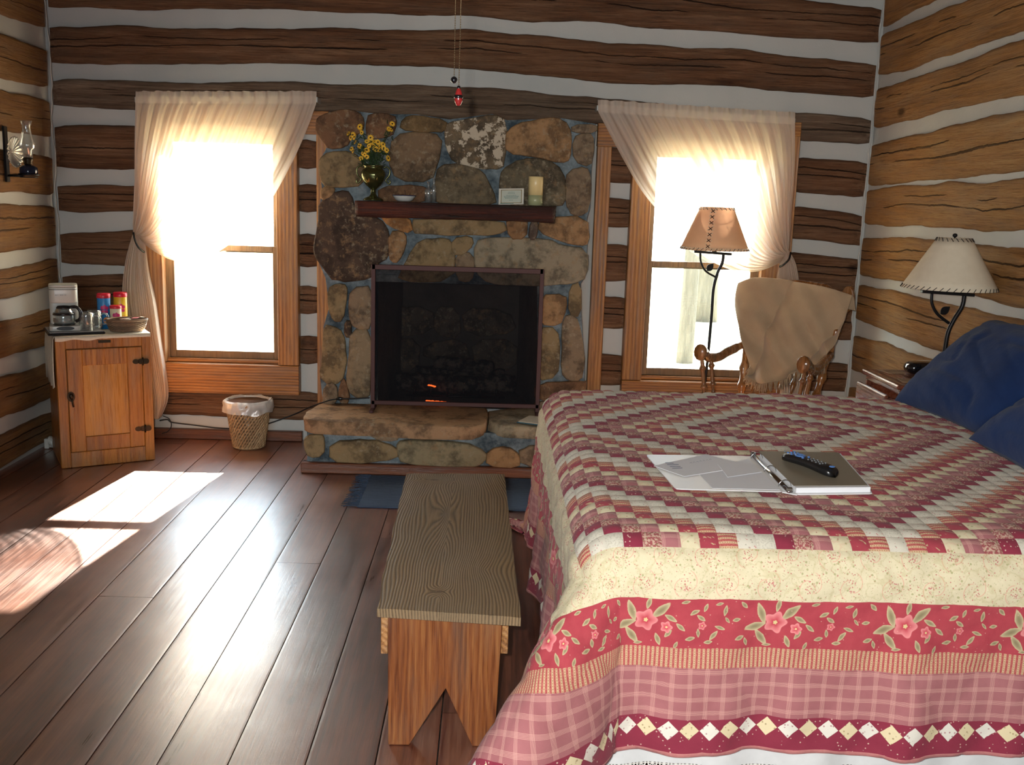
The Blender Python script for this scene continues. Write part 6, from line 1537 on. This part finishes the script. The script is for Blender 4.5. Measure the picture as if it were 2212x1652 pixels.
# ---------------------------------------------------------------- rocking chair (local: +x to the viewer's right, +y backward)
m_maple = wood('glossy_maple', (.09, .030, .008), (.24, .095, .026), (.38, .17, .055), 2, rough=.22, rings=10, bump=.08, knots=False, coat=.5)
CH = (1.535, 5.41, 0)
ch = thing('rocking_chair', 'turned maple rocking chair facing the bed side by the right window', 'chair', CH, R(-35.6))
def spindle(a, b, r, beads=((.2, 1.5), (.32, .7), (.42, 1.4), (.62, .8), (.8, 1.45)), n=16):
    pr = []
    for i in range(41):
        t_ = i / 40; k = .8
        for c, g in beads: k += (g - .8) * math.exp(-((t_ - c) / .035) ** 2)
        pr.append((r * k * (1 if .02 < t_ < .98 else .8), t_))
    return MB().lathe(pr, a=a, b=b, n=n)
hw = .283
obj('seat', MB().grid(lambda u, v: ((2 * u - 1) * .27, -.24 + .47 * v, .415 + .012 * math.cos(u * 6.28) * math.sin(v * 3.14)), 20, 20), m_maple, ch, local=True, solid=.035)
for s_ in (-1, 1):
    b0 = Vector((s_ * .21, .20, .42)); b1 = Vector((s_ * hw, .43, 1.06))
    obj('back_post', spindle(b0, b1, .019, ((.12, 1.5), (.2, .9), (.28, 1.5), (.5, 1.25), (.6, .9), (.68, 1.5), (.86, 1.2))), m_maple, ch, local=True)
    az = .705
    A_ = [Vector((s_ * .285, -.26, az + .036)), Vector((s_ * .288, -.20, az + .030)), Vector((s_ * .29, -.12, az - .006)), Vector((s_ * .285, .0, az - .018)), Vector((s_ * .275, .12, az + .002)), Vector((s_ * .262, .285, az + .02))]
    obj('arm', MB().tube(smooth_path(A_, 30), lambda t_: .022 + .014 * math.exp(-((t_ - .06) / .12) ** 2) - .004 * (t_ > .9), 12, sq=1.3), m_maple, ch, local=True)
    for yy in (-.21, -.09): obj('arm_spindle', spindle(Vector((s_ * .25, yy, .43)), Vector((s_ * .286, yy - .01, az + .0)), .0135), m_maple, ch, local=True)
    for yy in (-.19, .17): obj('leg', spindle(Vector((s_ * .20, yy, .41)), Vector((s_ * .25, yy * 1.15, .055)), .018), m_maple, ch, local=True)
    rk = [Vector((s_ * .25, y_, .022 + .16 * (y_ / .55) ** 2 * .55)) for y_ in np.linspace(-.42, .55, 16)]
    obj('rocker', MB().tube(rk, .018, 8, sq=1.0), m_maple, ch, local=True)
    obj('ear', MB().prism([(s_ * hw + .042 * math.cos(a) * .9, .428, 1.03 + .075 * math.sin(a)) for a in np.linspace(0, 6.283, 25)[:-1]], (0, .028, .004)), m_maple, ch, local=True, bevel=.006)
obj('crest_rail', MB().prism([(-.26, .428, .97), (.26, .428, .97), (.28, .43, 1.04), (.15, .435, 1.105), (0, .437, 1.115), (-.15, .435, 1.105), (-.28, .43, 1.04)], (0, .026, .004)), m_maple, ch, local=True, bevel=.005)
for k in range(5): x = -.16 + k * .08; obj('back_spindle', spindle(Vector((x * .9, .20, .43)), Vector((x * 1.2, .425, .985)), .011), m_maple, ch, local=True)
obj('front_stretcher', spindle(Vector((-.22, -.21, .22)), Vector((.22, -.21, .22)), .013), m_maple, ch, local=True)
# the throw over its back
m_throw = mat('tan_wool_throw', lambda t: dict(color=t.mix(t.noise(t.co(), 9, 4), (.36, .255, .155), (.47, .35, .225)), rough=.98, spec=.05, sheen=.25, bump=(t.noise(t.co(), 260, 2) + t.noise(t.co(), 40, 3) * .5, .5, .004)))
Mc = ch.matrix_basis; n_ = (Mc.to_3x3() @ Vector((0, -1, .36))).normalized(); p0 = Mc @ Vector((0, .405, 1.0))
G = [[(1601, 640), (1642, 630), (1700, 634), (1770, 648), (1846, 668)], [(1599, 616), (1642, 607), (1702, 611), (1772, 624), (1846, 645)],
     [(1597, 672), (1650, 660), (1710, 665), (1772, 682), (1826, 700)], [(1611, 735), (1656, 722), (1710, 730), (1765, 738), (1808, 752)],
     [(1626, 792), (1664, 790), (1712, 790), (1762, 782), (1795, 778)], [(1622, 818), (1658, 836), (1696, 822), (1742, 804), (1790, 795)]]
def thr(u, v):
    y = v * 5; i = min(4, int(y)); f = y - i
    rows_ = [lin([Vector((a, b, 0)) for a, b in G[k]], u) for k in range(6)]
    p = lin(rows_, v); q_ = Pn(p.x, p.y, p0, n_)
    back_ = max(0, 1 - v * 5)                             # first row lies behind the crest
    ph_ = (u * 1.0 + (v - .3) * .75) * 11 + .9; fold = .034 * (abs(math.sin(ph_ * .5)) ** .7 * 2 - 1.2) * min(1, v * 2.0) + .014 * math.sin((u * .9 - v * .8) * 23 + 1) * min(1, v * 1.8) + .010 * mn.noise(Vector((u * 5, v * 5, 3)))
    off = .012 + fold * (1 if v > .2 else v * 5) + .02 * v
    if v < .2: off += -.075 * (1 - v * 5) ** 1.2 ; 
    return q_ + n_ * (off + .035)
tb = thing('throw_blanket', 'tan woollen throw with fringe draped over the back of the rocking chair', 'blanket', Mc @ Vector((0, .42, 1.1)))
obj('cloth', MB().grid(thr, 90, 90), m_throw, tb, solid=.006)
fr = MB(); rd = random.Random(8)
for k in range(110):
    u = (k + .5) / 110; p = thr(u, 1.0); d_ = Vector((rd.uniform(-.012, .012), rd.uniform(-.01, .01), -rd.uniform(.035, .06))); fr.tube([p + Vector((0, 0, .004)), p + d_ * .5 + Vector((rd.uniform(-.004, .004), 0, 0)), p + d_], .0022, 4)
for k in range(26):
    v = .82 + .18 * k / 26; p = thr(.0, v); d_ = Vector((-rd.uniform(.01, .03), 0, -rd.uniform(.015, .03))); fr.tube([p, p + d_], .002, 4)
obj('fringe', fr, m_throw, tb)['kind'] = 'stuff'
# ---------------------------------------------------------------- oil lamp on a wall bracket
sx_ = XL + .14
sc = P(50, 370, x=sx_); t = thing('oil_lamp', 'glass-chimney oil lamp standing in the iron wall bracket', 'oil lamp', (sc.x, sc.y, sc.z))
zb_ = P(60, 382, x=sx_).z; c = Vector((sx_, P(62, 370, x=sx_).y, zb_))
sb_ = thing('wall_bracket', 'black iron wall bracket with fluted round reflector on the left wall', 'bracket', (XL + .03, c.y, c.z))
obj('wall_plate', MB().box((XL + .02, c.y - .02, c.z - .03), (XL + .032, c.y + .02, c.z + .26), bev=.003), m_black, sb_)
obj('arm', MB().tube([(XL + .03, c.y, c.z + .004), (c.x - .03, c.y, c.z + .004)], .006, 8).tube([(c.x + .048 * math.cos(a), c.y + .048 * math.sin(a), c.z + .012) for a in np.linspace(0, 6.283, 30)], .006, 8, cap=False).lathe([(0, 0), (.045, 0), (.045, .006), (0, .006)], (c.x, c.y, c.z - .004), 24), m_black, sb_)
rp = P(28, 328, x=sx_ - .06); m_refl = mat('fluted_mercury_glass', color=(.62, .60, .54), rough=.25, metal=.6); rn = 40
def refl(u, v):
    a = u * 6.2832; r = .072 * v * (1 + .02 * math.cos(a * rn / 2)); d_ = .020 * v * v + .004 * math.cos(a * rn / 2) * v
    return Vector((XL + .055 + d_ * .9 + .02, rp.y, rp.z)) + Vector((.0 + .3 * r * math.cos(a) * .35, r * math.cos(a), r * math.sin(a) * 1.12))
obj('reflector', MB().grid(refl, 120, 8, cu=True), m_refl, sb_, solid=.002)
obj('font', MB().lathe([(0, .002), (.040, .004), (.046, .02), (.044, .045), (.030, .055), (.018, .06), (0, .06)], (c.x, c.y, c.z + .004), 28), simple('dark_blue_glass', (.01, .015, .035), .08), t)
obj('burner', MB().lathe([(.018, .06), (.022, .065), (.020, .075), (.026, .085), (.024, .095), (.010, .10), (0, .10)], (c.x, c.y, c.z + .004), 24), m_brass, t)
hz = P(66, 262, x=sx_).z - c.z - .09
obj('glass_chimney', MB().lathe([(.022, 0), (.026, .05 * hz / .2), (.040, .3 * hz), (.040, .4 * hz), (.026, .62 * hz), (.021, .85 * hz), (.030, hz), (.028, hz), (.019, .85 * hz), (.024, .62 * hz), (.038, .4 * hz), (.038, .3 * hz), (.024, .05 * hz / .2), (.020, 0)], (c.x, c.y, c.z + .09), 32), m_clear, t)
# ---------------------------------------------------------------- ceiling fan with pull chains
fy = 2.8; fx = P(987, 0, y=fy).x
fan = thing('ceiling_fan', 'ceiling fan above the room whose two beaded pull chains hang into view', 'ceiling fan', (fx, fy, ZC))
obj('motor_housing', MB().lathe([(0, -.62), (.05, -.61), (.11, -.56), (.13, -.50), (.13, -.44), (.08, -.40), (.02, -.38), (.02, -.06), (.07, -.04), (.08, 0), (0, 0)], (fx, fy, ZC), 36), m_brass, fan)
for k in range(4):
    a = k * 1.5708 + .6; Mx = Matrix.Translation((fx, fy, ZC - .47)) @ Matrix.Rotation(a, 4, 'Z') @ Matrix.Rotation(R(10), 4, 'X')
    obj('blade', MB().prism([(.16, -.05, 0), (.62, -.07, 0), (.65, -.03, 0), (.65, .03, 0), (.62, .07, 0), (.16, .05, 0)], (0, 0, .008)).xf(Mx), m_cherry, fan)
m_bead = simple('brass_bead', (.30, .22, .12), .35, .8)
def chain(px0, py0, px1, py1, yy, sag=0):
    a = P(px0, py0, y=yy); b = P(px1, py1, y=yy); a = a + (a - b).normalized() * ((ZC - .58 - a.z)); a.x = min(max(a.x, fx - .05), fx + .06)
    n = int((a - b).length / .0062); mb = MB()
    for i in range(n): mb.ball(a.lerp(b, i / n), .0018, 5)
    mb.tube([a, b], .0006, 4); obj('pull_chain', mb, m_bead, fan); return b
b = chain(984, 0, 981, 166, fy); obj('pull_knob', MB().ball(b + Vector((0, 0, -.008)), .009, 14), m_gloss, fan)
b = chain(996, 0, 991, 188, fy + .03)
m_redw = mat('red_lacquered_wood', color=(.30, .02, .02), rough=.2, coat=.6)
kb = obj('pull_handle', MB().lathe([(0, 0), (.004, -.002), (.008, -.012), (.0115, -.026), (.011, -.036), (.007, -.046), (.005, -.049), (0, -.05)], b, 20), m_redw, fan, label='red and black turned wooden pull')
obj('band', MB().lathe([(.0112, -.021), (.0126, -.024), (.0126, -.027), (.0118, -.030)], b, 20).lathe([(.0, .004), (.004, .003), (.005, -.003), (.004, -.006)], b, 14), m_gloss, kb)
